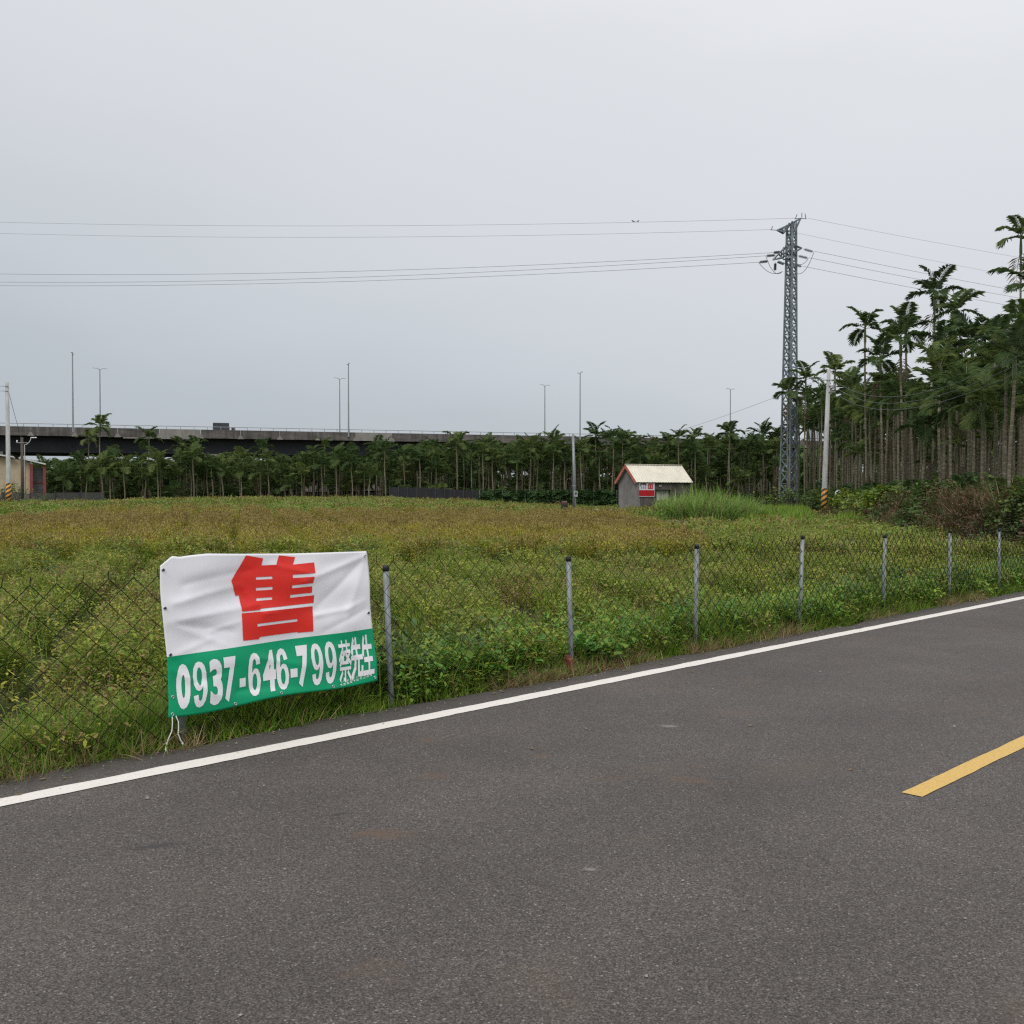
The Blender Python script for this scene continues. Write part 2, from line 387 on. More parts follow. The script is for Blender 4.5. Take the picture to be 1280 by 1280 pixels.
# broad tone, wheel tracks along the road and a browner cast in patches
big = ramp(nt, [(.3, (.76, .75, .745)), (.52, (.98, .98, .98)), (.72, (1.22, 1.21, 1.20))], noise(nt, .7, 7, rough=.65)).outputs[0]
base = mixc(nt, 1.0, base, big, 'MULTIPLY')
trk = N(nt, 'ShaderNodeMath', operation='COSINE'); nt.links.new(mth(nt, 'MULTIPLY', tco, 2 * PI / 1.6), trk.inputs[0])
trm = ramp(nt, [(.0, (.96, .96, .96)), (1, (1.05, 1.05, 1.05))], mth(nt, 'MULTIPLY_ADD', trk.outputs[0], .5, .5)).outputs[0]
base = mixc(nt, 1.0, base, trm, 'MULTIPLY')
brn = ramp(nt, [(.56, (0, 0, 0)), (.72, (1, 1, 1))], noise(nt, 1.1, 6, mapped(nt, (1, 1, 1), (5, 3, 0)))).outputs[0]
base = mixc(nt, mth(nt, 'MULTIPLY', brn, .34), base, (.105, .072, .045))
# dried mud smears at their own spots on the carriageway: x, y, half length, half width, turn, strength
nw = noise(nt, 8, 6, rough=.7); nw2 = noise(nt, 45, 3)
for (x, y, l, w, rz, st) in [(-.60, 4.63, .16, .055, .1, .75), (-.42, 5.60, .16, .05, -.15, .5), (-.50, 6.42, .14, .05, -.1, .55), (.16, 6.03, .08, .04, 0, .5),
                             (.98, 5.52, .17, .05, -.1, .6), (-1.55, 4.48, .18, .02, .3, -.6), (-.9, 4.9, .14, .012, .35, -.6), (.55, 5.55, .22, .05, .2, .35),
                             (1.55, 7.2, .2, .06, .1, .4), (-.45, 3.3, .14, .06, .2, .35), (2.35, 4.1, .09, .035, 0, .4)]:
    v = N(nt, 'ShaderNodeMapping', vector_type='TEXTURE'); v.inputs['Location'].default_value = (x, y, 0); v.inputs['Rotation'].default_value = (0, 0, rz)
    v.inputs['Scale'].default_value = (l, w * 1.8, 1); nt.links.new(P_, v.inputs[0])
    ln = N(nt, 'ShaderNodeVectorMath', operation='LENGTH'); nt.links.new(v.outputs[0], ln.inputs[0])
    d = mth(nt, 'ADD', ln.outputs['Value'], mth(nt, 'MULTIPLY', mth(nt, 'SUBTRACT', nw, .5), 3.6))
    k = mth(nt, 'MULTIPLY', mth(nt, 'MULTIPLY', ramp(nt, [(.2, (1, 1, 1)), (1.15, (0, 0, 0))], d).outputs[0], min(1, 1.25 * abs(st))), ramp(nt, [(.36, (.3, .3, .3)), (.52, (1, 1, 1))], nw2).outputs[0])
    base = mixc(nt, k, base, (.098, .060, .036) if st > 0 else (.022, .02, .02))
for (x, y, l) in [(2.18, 3.35, .05), (1.05, 6.8, .07), (.32, 4.2, .03)]:       # pale scuffs
    v = N(nt, 'ShaderNodeMapping', vector_type='TEXTURE'); v.inputs['Location'].default_value = (x, y, 0); v.inputs['Scale'].default_value = (l, l * .7, 1); nt.links.new(P_, v.inputs[0])
    ln = N(nt, 'ShaderNodeVectorMath', operation='LENGTH'); nt.links.new(v.outputs[0], ln.inputs[0])
    d = mth(nt, 'ADD', ln.outputs['Value'], mth(nt, 'MULTIPLY', mth(nt, 'SUBTRACT', nw, .5), 2.0))
    base = mixc(nt, mth(nt, 'MULTIPLY', ramp(nt, [(.3, (1, 1, 1)), (1.0, (0, 0, 0))], d).outputs[0], .6), base, (.24, .22, .20))
# dusty, darker shoulder outside the white line
sh = ramp(nt, [(.0, (0, 0, 0)), (.25, (1, 1, 1))], mth(nt, 'ADD', mth(nt, 'SUBTRACT', tco, .06), mth(nt, 'MULTIPLY', mth(nt, 'SUBTRACT', noise(nt, 6, 4), .5), .25))).outputs[0]
shc = ramp(nt, [(.35, (.034, .030, .027)), (.6, (.066, .058, .050)), (.78, (.15, .135, .115))], noise(nt, 40, 6, rough=.75)).outputs[0]
base = mixc(nt, mth(nt, 'MULTIPLY', sh, .8), base, shc)
nt.links.new(base, b.inputs['Base Color'])
b.inputs['Roughness'].default_value = .82
bump(nt, b, fine, .55, .006)
M['asphalt'] = m
s_road = sorted(set([-60, -30, -15] + list(np.arange(-8, 26, .09)) + list(np.arange(26, 60, 1.0)) + [80, 120, 200, 400]))
edge = lambda s: .385 + .15 * (float(vn(s, 3, .9)) - .5) + .10 * (float(vn(s, 9, .25)) - .5) + .03 * (float(vn(s, 4, .1)) - .5)
tag(strip('road', s_road, -6.85, edge, 0.0, m, .14), kind='structure')

m, nt, b = mat('white_road_paint')
n1 = noise(nt, 70, 4, rough=.7); n2 = noise(nt, 3, 4)
c = ramp(nt, [(.25, (.48, .45, .41)), (.5, (.67, .635, .585))], n1).outputs[0]
wear = ramp(nt, [(.30, (1, 1, 1)), (.40, (0, 0, 0))], mth(nt, 'ADD', mth(nt, 'MULTIPLY', n1, .6), mth(nt, 'MULTIPLY', n2, .4))).outputs[0]
nt.links.new(mixc(nt, mth(nt, 'MULTIPLY', wear, .55), c, (.30, .28, .26)), b.inputs['Base Color']); b.inputs['Roughness'].default_value = .7
bump(nt, b, n1, .3, .004)
def jit(t, seed, a=.012): return lambda s: t + a * (float(vn(s, seed, .17)) - .5) + a * .6 * (float(vn(s, seed + 5, .05)) - .5)
s_line = sorted(set([-60, -30, -15] + list(np.arange(-8, 24, .03)) + list(np.arange(24, 60, 1.0)) + [80, 120, 200, 400]))
tag(strip('white_edge_line', s_line, jit(-.072, 11), jit(.072, 14), .004, m), kind='structure')
tag(strip('white_edge_line', [-60, 0, 400], -6.27, -6.13, .004, m), kind='structure')
m, nt, b = mat('yellow_road_paint')
n1 = noise(nt, 80, 4, rough=.7)
nt.links.new(ramp(nt, [(.3, (.42, .265, .07)), (.55, (.57, .37, .105))], n1).outputs[0], b.inputs['Base Color']); b.inputs['Roughness'].default_value = .7
bump(nt, b, n1, .3, .004)
for s0 in [3.36 - 10 * k for k in (2, 1)] + [3.36 + 10 * k for k in range(6)]:
    tag(strip('yellow_centre_line', list(np.arange(s0, s0 + 4.01, .05)), jit(-3.215, 21, .008), jit(-3.105, 24, .008), .004, m), kind='structure')

# pale dusty path of bare concrete by the hut
mb = MB(); mb.box((8.0, 85.8, g1(8, 86) + .16), (6.2, 1.6, .16))
m_conc = rough_mat('pale_concrete', (.26, .25, .23), (.40, .38, .35), 2.5, .9, bmp=.2)
tag(bevel(mb.build('path', m_conc), .03, 1), kind='structure')

# ================================================================== FENCE
POST_S = [-2.75, -.78, 1.222, 2.855, 4.829, 6.67, 8.69, 10.79, 12.85, 14.74, 16.75, 18.8, 20.8]
POST_T = .50
LEAN = [0, .02, -.03, -.04, -.028, .012, .034, .016, .01, 0, .02, -.01, 0]
PH = [1.02, 1.0, 1.0, 1.02, 1.0, 1.04, 1.07, 1.02, 1.03, 1.0, 1.03, 1.0, 1.02]
fence = thing('chain_link_fence', rp(0, POST_T, 0), 'dark green chain link fence on grey pipe posts along the road edge', 'fence')
m, nt, b = mat('galvanised_post')
nt.links.new(ramp(nt, [(.3, (.14, .155, .165)), (.55, (.245, .265, .278)), (.75, (.37, .385, .39))], noise(nt, 14, 6, mapped(nt, (1, 1, .35)), .7)).outputs[0], b.inputs['Base Color'])
b.inputs['Metallic'].default_value = .35; b.inputs['Roughness'].default_value = .55
M['galv'] = m
m, nt, b = mat('black_cap'); b.inputs['Base Color'].default_value = (.012, .012, .013, 1); b.inputs['Roughness'].default_value = .6
M['black'] = m
m, nt, b = mat('coated_wire'); b.inputs['Base Color'].default_value = (.007, .008, .007, 1); b.inputs['Roughness'].default_value = .8; b.inputs['Specular IOR Level'].default_value = .1
M['wire'] = m
inv_f = Vector(fence.location)
for i, s in enumerate(POST_S):
    p = rp(s, POST_T, 0) - inv_f
    mb = MB(); lean = Vector((LEAN[i], 0, 0))
    mb.tube([p + Vector((0, 0, -.3)) - lean * .3, p + Vector((0, 0, PH[i] - .02)) + lean], .0215, 14)
    po = mb.build('post', M['galv'], fence, True)
    mb = MB(); top = p + lean + Vector((0, 0, PH[i]))
    mb.tube([top + Vector((0, 0, -.035)), top + Vector((0, 0, .0)), top + Vector((0, 0, .008))], [.0245, .0245, .016], 14)
    mb.build('cap', M['black'], po, True)
# each bay: vertical zigzag wires hooked into one another, tops twisted into spikes
def fence_bay(s0, s1):
    mb = MB(); W = .15; HH = .142; top, bot = 1.045, .035
    i0, i1 = math.ceil(s0 / (W / 2)), math.ceil(s1 / (W / 2))
    for i in range(i0, i1):
        pts = []; k = 0; z = top
        sag = lambda s, z: Vector((0, 0, .025 * (float(vn(s, z, .8)) - .5)))
        jx = .02 * (float(vn(i * .3, 2, 1.1)) - .5)
        while z > bot:
            sd = (i + (k + i) % 2) * W / 2
            s = sd + .016 * (float(vn(sd, z, .35)) - .5) + .05 * (float(vn(sd, z * 1.5 + 7, 1.3)) - .5) * (1 - abs(z - .5))
            zz = z + .018 * (float(vn(s * 2, z * 2 + 9, .4)) - .5)
            tt = .469 + .012 * (float(vn(s, z + 3, .7)) - .5) + (.004 if (k + i) % 2 else -.004)
            pts.append(rp(s, tt, zz) + sag(s, z)); z -= HH / 2; k += 1
        if i % 2 == 0:
            pts.insert(0, pts[0] + Vector((random.uniform(-.006, .006), random.uniform(-.006, .006), random.uniform(.03, .055))))
        pts = [q - inv_f for q in pts]
        mb.tube(pts, .0028 if s0 < 5 else .0036, 4, False)
    o = mb.build('wire_mesh', M['wire'], fence); o['kind'] = 'stuff'
    return o
for a_, b_ in zip(POST_S[:-1], POST_S[1:]): fence_bay(a_, b_)
# a broken red brick stands against the third post in view
mb = MB(); mb.box((0, 0, .075), (.045, .075, .16))
mb.box((.004, .012, .162), (.038, .04, .03), Matrix.Rotation(.3, 3, 'Y'))
o = bevel(mb.build('red_brick', rough_mat('brick_red', (.13, .035, .022), (.26, .085, .05), 18, .9, bmp=.4)), .003, 1)
o.location = rp(4.765, .47, -.02); o.rotation_euler = (.05, -.12, R(42)); tag(o, 'broken red brick standing upright against the foot of a fence post', 'brick')

# ================================================================== BANNER
BT = .412
cTL, cTR, cBL, cBR = [np.array(q) for q in [(1.0433, 1.1517), (2.5656, 1.1441), (1.0839, .1951), (2.6569, .2191)]]
RIDGE = [((.02, .60), (.42, .665), .035, .012), ((.02, .60), (.30, .50), .03, -.010), ((.05, .72), (.34, .80), .03, .011), ((.10, .83), (.40, .90), .03, -.007),
         ((.02, .60), (.25, .42), .03, .007), ((.98, .96), (.64, .80), .03, .013), ((.97, .93), (.72, .62), .035, -.010), ((.98, .94), (.86, .50), .04, .009),
         ((.70, .55), (.86, .575), .02, .009), ((.86, .575), (.97, .63), .02, .007), ((.97, .56), (.74, .43), .03, -.009), ((.45, .60), (.70, .63), .03, .008),
         ((.02, .30), (.22, .08), .03, .010), ((.30, .10), (.60, .05), .03, -.008), ((.10, .20), (.30, .26), .03, -.006), ((.4, .3), (.62, .2), .025, .007),
         ((.80, .30), (.98, .12), .03, .009), ((.9, .38), (.99, .2), .02, -.007), ((.5, .93), (.7, .85), .02, .006), ((.2, .52), (.33, .56), .015, .006),
         ((.015, .385), (.2, .47), .025, .007), ((.35, .8), (.44, .62), .02, .004), ((.08, .33), (.12, .05), .03, .006)]
def W(a, b):
    w = .010 * math.sin(a * 7 + b * 3) + .007 * math.sin(a * 13 - b * 9 + 1) + .004 * math.sin(b * 21 + a * 5)
    for (p, q, wd, am) in RIDGE:
        px, py, qx, qy, x, y = p[0] * 1.55, p[1] * .94, q[0] * 1.55, q[1] * .94, a * 1.55, b * .94
        dx, dy = qx - px, qy - py; L2 = dx * dx + dy * dy
        u = max(0, min(1, ((x - px) * dx + (y - py) * dy) / L2)); d = math.hypot(x - px - u * dx, y - py - u * dy)
        w += am * (.55 * math.exp(-(d / wd) ** 2) + .55 * math.exp(-d / (wd * .42))) * (1 - .5 * u)
    w += .0035 * (float(vn(a * 1.55, b, .11)) - .5)
    w = max(w, -.026 + .1 * min(0, w + .026))
    return w * min(1, .35 + 6 * min(a, 1 - a, b, 1 - b))
TOPX = [0, .02, .05, .08, .13, .2, .35, .6, 1]; TOPY = [-.035, -.012, .022, .014, .022, .028, .018, .006, 0]
def BS(a, b, eps=0.0):
    q = cBL * (1 - a) * (1 - b) + cBR * a * (1 - b) + cTL * (1 - a) * b + cTR * a * b
    s, h = q
    h += float(np.interp(a, TOPX, TOPY)) * max(b, 0) ** 6
    s += .012 * math.sin(b * 6.0) * (1 - a) - .004 + .008 * math.sin(b * 9) * a
    h -= .010 * math.sin(a * PI * 3) * max(0, 1 - b * 4)
    p = rp(s, BT - W(a, b) - .004 - eps, h)
    return p
def bg(a): return .388 + .020 * a
def fabric(name, col, var):
    m, nt, b = mat(name)
    nt.links.new(ramp(nt, [(.3, tuple(c * var for c in col)), (.7, col)], noise(nt, 5, 5)).outputs[0], b.inputs['Base Color'])
    b.inputs['Roughness'].default_value = .42; b.inputs['Specular IOR Level'].default_value = .35
    return m
m_white, m_green, m_red, m_ink = fabric('banner_white', (.84, .84, .88), .97), fabric('banner_green', (.002, .36, .165), .92), fabric('banner_red', (.80, .036, .026), .94), fabric('banner_print_white', (.88, .86, .89), .97)
banner = thing('sale_banner', rp(1.85, BT, 0), 'white and green vinyl banner with big red character and phone number tied to the fence', 'banner')
bl = Vector(banner.location)
NA, NB1, NB2 = 110, 28, 44
mb = MB(); vs, fs, mi = [], [], []
rows = [k / NB1 for k in range(NB1)] + [1 + k / NB2 for k in range(NB2 + 1)]
for r in rows:
    for i in range(NA + 1):
        a = i / NA; bb = bg(a) * r if r <= 1 else bg(a) + (1 - bg(a)) * (r - 1)
        vs.append(BS(a, bb) - bl)
for j in range(len(rows) - 1):
    for i in range(NA):
        fs.append((j * (NA + 1) + i, j * (NA + 1) + i + 1, (j + 1) * (NA + 1) + i + 1, (j + 1) * (NA + 1) + i)); mi.append(1 if rows[j] < 1 else 0)
mb.v, mb.f, mb.m, mb.t = vs, fs, mi, [.5] * len(vs)
sheet = mb.build('vinyl_sheet', [m_white, m_green], banner, True)
sd = sheet.modifiers.new('solid', 'SOLIDIFY'); sd.thickness = .0015; sd.offset = 1
def printed(name, loops_or_mesh, m, parent, eps=.004):
    """flat print: a filled outline in banner coordinates cut fine enough to follow the folds"""
    bm = bmesh.new()
    if isinstance(loops_or_mesh, bpy.types.Mesh): bm.from_mesh(loops_or_mesh)
    a0 = min(v.co.x for v in bm.verts); a1 = max(v.co.x for v in bm.verts); b0 = min(v.co.y for v in bm.verts); b1 = max(v.co.y for v in bm.verts)
    for k in range(math.ceil(a0 / .015), math.floor(a1 / .015) + 1):
        bmesh.ops.bisect_plane(bm, geom=bm.verts[:] + bm.edges[:] + bm.faces[:], plane_co=(k * .015, 0, 0), plane_no=(1, 0, 0), dist=1e-6)
    for k in range(math.ceil(b0 / .02), math.floor(b1 / .02) + 1):
        bmesh.ops.bisect_plane(bm, geom=bm.verts[:] + bm.edges[:] + bm.faces[:], plane_co=(0, k * .02, 0), plane_no=(0, 1, 0), dist=1e-6)
    for v in bm.verts: v.co = BS(v.co.x, v.co.y, eps + v.co.z) - bl
    me = bpy.data.meshes.new(name); bm.to_mesh(me); bm.free(); me.materials.append(m)
    me.polygons.foreach_set('use_smooth', [True] * len(me.polygons))
    return link(name, me, parent)
def filled(loops):
    c = bpy.data.curves.new('outline', 'CURVE'); c.dimensions = '2D'; c.fill_mode = 'FRONT'
    for lp in loops:
        sp = c.splines.new('POLY'); sp.points.add(len(lp) - 1); sp.use_cyclic_u = True
        for p, q in zip(sp.points, lp): p.co = (q[0], q[1], 0, 1)
    return curve_mesh(c)
def curve_mesh(c):
    o = bpy.data.objects.new('outline', c); COL.objects.link(o)
    dg = bpy.context.evaluated_depsgraph_get(); me = bpy.data.meshes.new_from_object(o.evaluated_get(dg))
    bpy.data.objects.remove(o); bpy.data.curves.remove(c)
    bm = bmesh.new(); bm.from_mesh(me); bmesh.ops.remove_doubles(bm, verts=bm.verts, dist=1e-6)
    bad = [f for f in bm.faces if abs(f.normal.z) < .5]; bmesh.ops.delete(bm, geom=bad, context='FACES')
    bm.to_mesh(me); bm.free(); return me
def glyph(ch, bold, x0, x1, ytop, ybot):
    c = bpy.data.curves.new('glyph', 'FONT'); c.body = ch; c.offset = bold; c.resolution_u = 4
    me = curve_mesh(c)
    co = np.array([v.co[:] for v in me.vertices]); lo, hi = co.min(0), co.max(0)
    for v in me.vertices:
        v.co.x = x0 + (v.co.x - lo[0]) / (hi[0] - lo[0]) * (x1 - x0); v.co.y = ybot + (v.co.y - lo[1]) / (hi[1] - lo[1]) * (ytop - ybot); v.co.z = 0
    return me
SIX = [(.97, .735), (.92, .87), (.77, .97), (.54, 1.0), (.31, .965), (.13, .86), (.035, .70), (0, .49), (.035, .27), (.14, .11), (.31, .025), (.53, 0), (.75, .03), (.92, .14), (1, .325), (.93, .50), (.79, .605), (.60, .64), (.44, .615), (.325, .55), (.335, .70), (.40, .82), (.53, .862), (.625, .825), (.665, .715)]
SIXH = [(.525 + .185 * math.cos(k * PI / 9), .325 + .195 * math.sin(k * PI / 9)) for k in range(18)]
def sixnine(x0, x1, y1, y0, nine):
    f = (lambda q: (1 - q[0], 1 - q[1])) if nine else (lambda q: q)
    return filled([[(x0 + f(q)[0] * (x1 - x0), y0 + f(q)[1] * (y1 - y0)) for q in lp] for lp in (SIX, SIXH)])
SALE_TOP = [(.3773, .9905), (.4575, .9707), (.4495, .9244), (.5178, .9266), (.5352, .9893), (.6123, .9754), (.597, .9251), (.7032, .9341), (.7027, .8587), (.5906, .8548), (.5895, .8323),
            (.6959, .8332), (.6904, .7876), (.5872, .7813), (.5862, .7603), (.687, .7648), (.687, .7187), (.5788, .7144), (.5779, .6934), (.6992, .6988), (.6965, .6436), (.4306, .6364),
            (.4282, .628), (.3475, .6274), (.3428, .7373), (.3279, .7319), (.3092, .8339)]
H1 = [(.422, .8493), (.4957, .8499), (.4949, .8322), (.4213, .8318)]
H2 = [(.4211, .7779), (.4958, .7788), (.4949, .7597), (.4204, .759)]
H3 = [(.4193, .708), (.4927, .7081), (.492, .6904), (.4186, .6906)]
SALE_BOT = [(.3451, .6162), (.4277, .6163), (.6909, .6196), (.682, .4374), (.6088, .4391), (.608, .4453), (.4177, .4422), (.4142, .4282), (.3382, .4315)]
H4 = [(.4114, .5354), (.6102, .5392), (.6094, .5211), (.4107, .5165)]
printed('red_character', filled([SALE_TOP, H1, H2, H3, SALE_BOT, H4]), m_red, banner)
for ch, x0, x1, y1, y0 in [('0', .0308, .0877, .3317, .0447), ('9', .097, .158, .334, .043), ('3', .1694, .2264, .3378, .0411), ('7', .2343, .2906, .3389, .0425), ('6', .3471, .4075, .3406, .0401),
                           ('4', .4182, .4801, .3427, .0481), ('6', .4826, .5417, .3438, .0441), ('7', .5863, .6432, .3468, .0441), ('9', .6545, .7126, .3492, .0424), ('9', .7243, .7825, .3517, .0424)]:
    printed('digit', sixnine(x0, x1, y1, y0, ch == '9') if ch in '69' else glyph(ch, .042 if ch == '3' else .05, x0, x1, y1, y0), m_ink, banner)
for x0, x1, y1, y0 in [(.3058, .3345, .18, .12), (.5488, .582, .1877, .1233)]:
    printed('hyphen', filled([[(x0, y0), (x1, y0), (x1, y1), (x0, y1)]]), m_ink, banner)
STROKES = {
    '蔡': (.108, [[(.02, .90), (.98, .90)], [(.30, 1.0), (.30, .79)], [(.70, 1.0), (.70, .79)], [(.28, .78), (.03, .52)], [(.20, .71), (.47, .71), (.08, .40)], [(.20, .60), (.36, .54)],
                  [(.55, .73), (.92, .73), (.60, .46)], [(.58, .66), (.97, .42)], [(.28, .45), (.74, .45)], [(.08, .30), (.94, .30)], [(.51, .30), (.51, .0), (.40, .03)], [(.27, .20), (.08, .03)], [(.74, .20), (.95, .03)]]),
    '先': (.165, [[(.29, .98), (.07, .64)], [(.22, .79), (.88, .79)], [(.53, 1.0), (.53, .51)], [(.02, .51), (.98, .51)], [(.36, .51), (.33, .24), (.06, .01)], [(.64, .51), (.64, .06), (.93, .06), (.95, .22)]]),
    '生': (.165, [[(.27, .96), (.06, .56)], [(.22, .73), (.94, .73)], [(.54, 1.0), (.54, .05)], [(.14, .40), (.90, .40)], [(.02, .05), (.98, .05)]])}
def stroke_mesh(ch, x0, x1, y1, y0):
    """bold strokes, each laid a hair above the one before"""
    w, lines = STROKES[ch]; mb = MB(); k = 0
    for ln in lines:
        for (ax, ay), (bx, by) in zip(ln[:-1], ln[1:]):
            dx, dy = bx - ax, by - ay; L_ = math.hypot(dx, dy); ux, uy = dx / L_, dy / L_; e = w * .38; px_, py_ = -uy * w / 2, ux * w / 2
            if abs(uy) < .3: px_, py_ = px_ * .8, py_ * .8
            q = [(ax - ux * e + px_, ay - uy * e + py_), (ax - ux * e - px_, ay - uy * e - py_), (bx + ux * e - px_, by + uy * e - py_), (bx + ux * e + px_, by + uy * e + py_)]
            mb.add([(x0 + x * (x1 - x0), y0 + y * (y1 - y0), k * .00015) for x, y in q], [(0, 1, 2, 3)]); k += 1
    return mb.mesh('strokes', m_ink)
for ch, x0, x1, y1, y0 in [('蔡', .7975, .860, .336, .052), ('先', .8625, .921, .340, .064), ('生', .925, .980, .348, .066)]:
    printed('name_character', stroke_mesh(ch, x0, x1, y1, y0), m_ink, banner)
# the line of tiny maker's characters under the name is too small to read: little clusters of strokes
rs = random.Random(5)
loops = []
for k in range(10):
    x = .799 + k * .0174; y = .010 + k * .0040 * .9
    for j in range(4):
        if rs.random() < .6: yy = y + .006 + j * .0085; loops.append([(x + .001, yy), (x + .0125, yy), (x + .0125, yy + .004), (x + .001, yy + .004)])
        else:
            yy = y + .006 + j * .0085; xx = x + rs.choice([.002, .0055, .009]); loops.append([(xx, yy), (xx + .0025, yy), (xx + .0025, yy + .008), (xx, yy + .008)])
o = printed('small_print', filled(loops), m_ink, banner); o['kind'] = 'stuff'
# hem, eyelets, cable ties and the two loose ropes
m, nt, b = mat('eyelet_metal'); b.inputs['Base Color'].default_value = (.55, .56, .60, 1); b.inputs['Metallic'].default_value = .9; b.inputs['Roughness'].default_value = .35
m_eye = m
m_hole = rough_mat('eyelet_knot', (.02, .02, .07), (.05, .04, .10), 60, .6)
for a, bb, knot in [(.012, .955, 1), (.012, .70, 1), (.014, .40, 1), (.016, .13, 0), (.016, .022, 0), (.285, .02, 0), (.765, .02, 0), (.985, .03, 0), (.985, .53, 1), (.985, .965, 0), (.5, .025, 0)]:
    c = BS(a, bb, .004) - bl; mb = MB(); ring = []
    u = Vector((RD[0], RD[1], 0)); w = Vector((0, 0, 1)); k = 12
    for j in range(k + 1): ring.append(c + (u * math.cos(2 * PI * j / k) + w * math.sin(2 * PI * j / k)) * .0085)
    mb.tube(ring, .0032, 5, False); e = mb.build('eyelet', m_eye, banner, True)
    if knot:
        mb = MB(); nn = Vector((-RN[0], -RN[1], 0))
        mb.tube([c - nn * .03, c + nn * .004, c + nn * .007 + w * .006, c + u * .004 - w * .004 + nn * .006], [.004, .0055, .005, .003], 6); mb.build('tie', m_hole, e, True)
m_rope = rough_mat('white_rope', (.55, .54, .50), (.75, .74, .70), 120, .8)
for sx, pts in ((0, [(1.094, .205), (1.092, .16), (1.085, .12), (1.055, .07), (1.040, .03), (1.037, .02)]), (1, [(1.118, .205), (1.130, .17), (1.128, .13), (1.122, .10), (1.135, .06), (1.150, .035)])):
    mb = MB(); pp = []
    for i in range(len(pts) - 1):
        for f in (0, .33, .66):
            s = pts[i][0] + (pts[i + 1][0] - pts[i][0]) * f; h = pts[i][1] + (pts[i + 1][1] - pts[i][1]) * f
            pp.append(rp(s, BT - .03 - .03 * (i + f) / 5, h) - bl)
    mb.tube(pp, .0034, 6); mb.tube([pp[-1], pp[-1] + Vector((.002, -.002, -.016))], [.006, .003], 5)
    mb.build('rope', m_rope, banner, True)
# ================================================================== OVERPASS
m, nt, b = mat('weathered_concrete')
v = mapped(nt, (.25, .25, 1.0)); stv = mapped(nt, (1.2, 1.2, .08))
c = ramp(nt, [(.3, (.070, .062, .058)), (.55, (.125, .113, .105)), (.75, (.20, .185, .17))], noise(nt, 1.2, 7, v, .7)).outputs[0]
st = ramp(nt, [(.42, (.55, .55, .55)), (.62, (1.1, 1.1, 1.1))], noise(nt, 1.5, 5, stv)).outputs[0]
nt.links.new(mixc(nt, .8, c, st, 'MULTIPLY'), b.inputs['Base Color']); b.inputs['Roughness'].default_value = .92
M['wconc'] = m
M['pconc'] = rough_mat('patched_concrete', (.17, .16, .145), (.27, .255, .23), 1.2, .9, vscale=(1, 1, .3))
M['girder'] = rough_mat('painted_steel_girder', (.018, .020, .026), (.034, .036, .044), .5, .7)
M['rail'] = rough_mat('rail_steel', (.22, .23, .25), (.36, .37, .39), 4, .5, .3)
ANG = math.atan(.32); OX = Vector((math.cos(ANG), math.sin(ANG), 0))
over = thing('overpass', (0, 203, 0), 'long grey concrete highway overpass on dark girders behind the palm trees', 'overpass', None, ANG)
# local frame: x along the deck, y across (0 = face towards the field)
X0, X1 = -150, 130
mb = MB(); mb.box(((X0 + X1) / 2, 12.2, 11.95), (X1 - X0, 23.6, .5)); mb.build('deck', M['wconc'], over)
mb = MB()
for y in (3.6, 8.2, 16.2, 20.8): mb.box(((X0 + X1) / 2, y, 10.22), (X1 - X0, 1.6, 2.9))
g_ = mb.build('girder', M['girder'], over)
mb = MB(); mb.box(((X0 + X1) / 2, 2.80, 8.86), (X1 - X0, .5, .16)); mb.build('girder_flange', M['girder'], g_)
seg = 7.0; pm = None; n = int((X1 - X0) / seg)
pmb = MB(); pmb.prism([(-seg / 2 + .03, 11.55), (seg / 2 - .03, 11.55), (seg / 2 - .03, 13.1), (-seg / 2 + .03, 13.1)], 0, .28)
pmesh = recalc_mesh = pmb.mesh('parapet_panel', M['wconc']); pmesh2 = pmb.mesh('parapet_panel', M['pconc'])
dmb = MB(); dmb.prism([(-.55, 11.50), (.55, 11.50), (.16, 12.15), (-.16, 12.15)], -.10, -.003); dmesh = dmb.mesh('drain_hood', M['pconc'])
rmb = MB(); rmb.bar((0, .14, 13.1), (0, .14, 13.62), .09); rmesh = rmb.mesh('rail_post', M['rail'])
for yy in (0, 24.1):
    for i in range(n):
        x = X0 + seg * (i + .5)
        pale = yy == 0 and -67 < x < -58 or yy == 0 and -30 < x < -25
        p = link('parapet_panel', pmesh2 if pale else pmesh, over, (x, yy, 0))
        if yy == 0:
            link('drain_hood', dmesh, p, (3.5, 0, 0))
            for k in range(3): link('rail_post', rmesh, p, (-2.3 + k * 2.33, 0, 0))
    mb = MB(); mb.tube([(X0, yy + .14, 13.62), (X1, yy + .14, 13.62)], .055, 6); mb.build('hand_rail', M['rail'], over)
mb = MB(); mb.box((-69.5, -.04, 11.42), (5.2, .07, .22)); mb.build('pale_strip', M['pconc'], over)
mb = MB(); mb.box((-63.3, -.04, 11.42), (5.0, .07, .22)); mb.build('pale_strip', M['pconc'], over)
pier = MB(); pier.box((0, 12, 8.2), (2.6, 20, 1.2))
for y in (5.5, 18.5): pier.tube([(0, y, -1), (0, y, 7.6)], 1.25, 16)
prm = pier.mesh('pier', M['pconc'], False)
for x in (-138, -93, -57, -12, 33, 78, 120): link('pier', prm, over, (x, 0, 0))
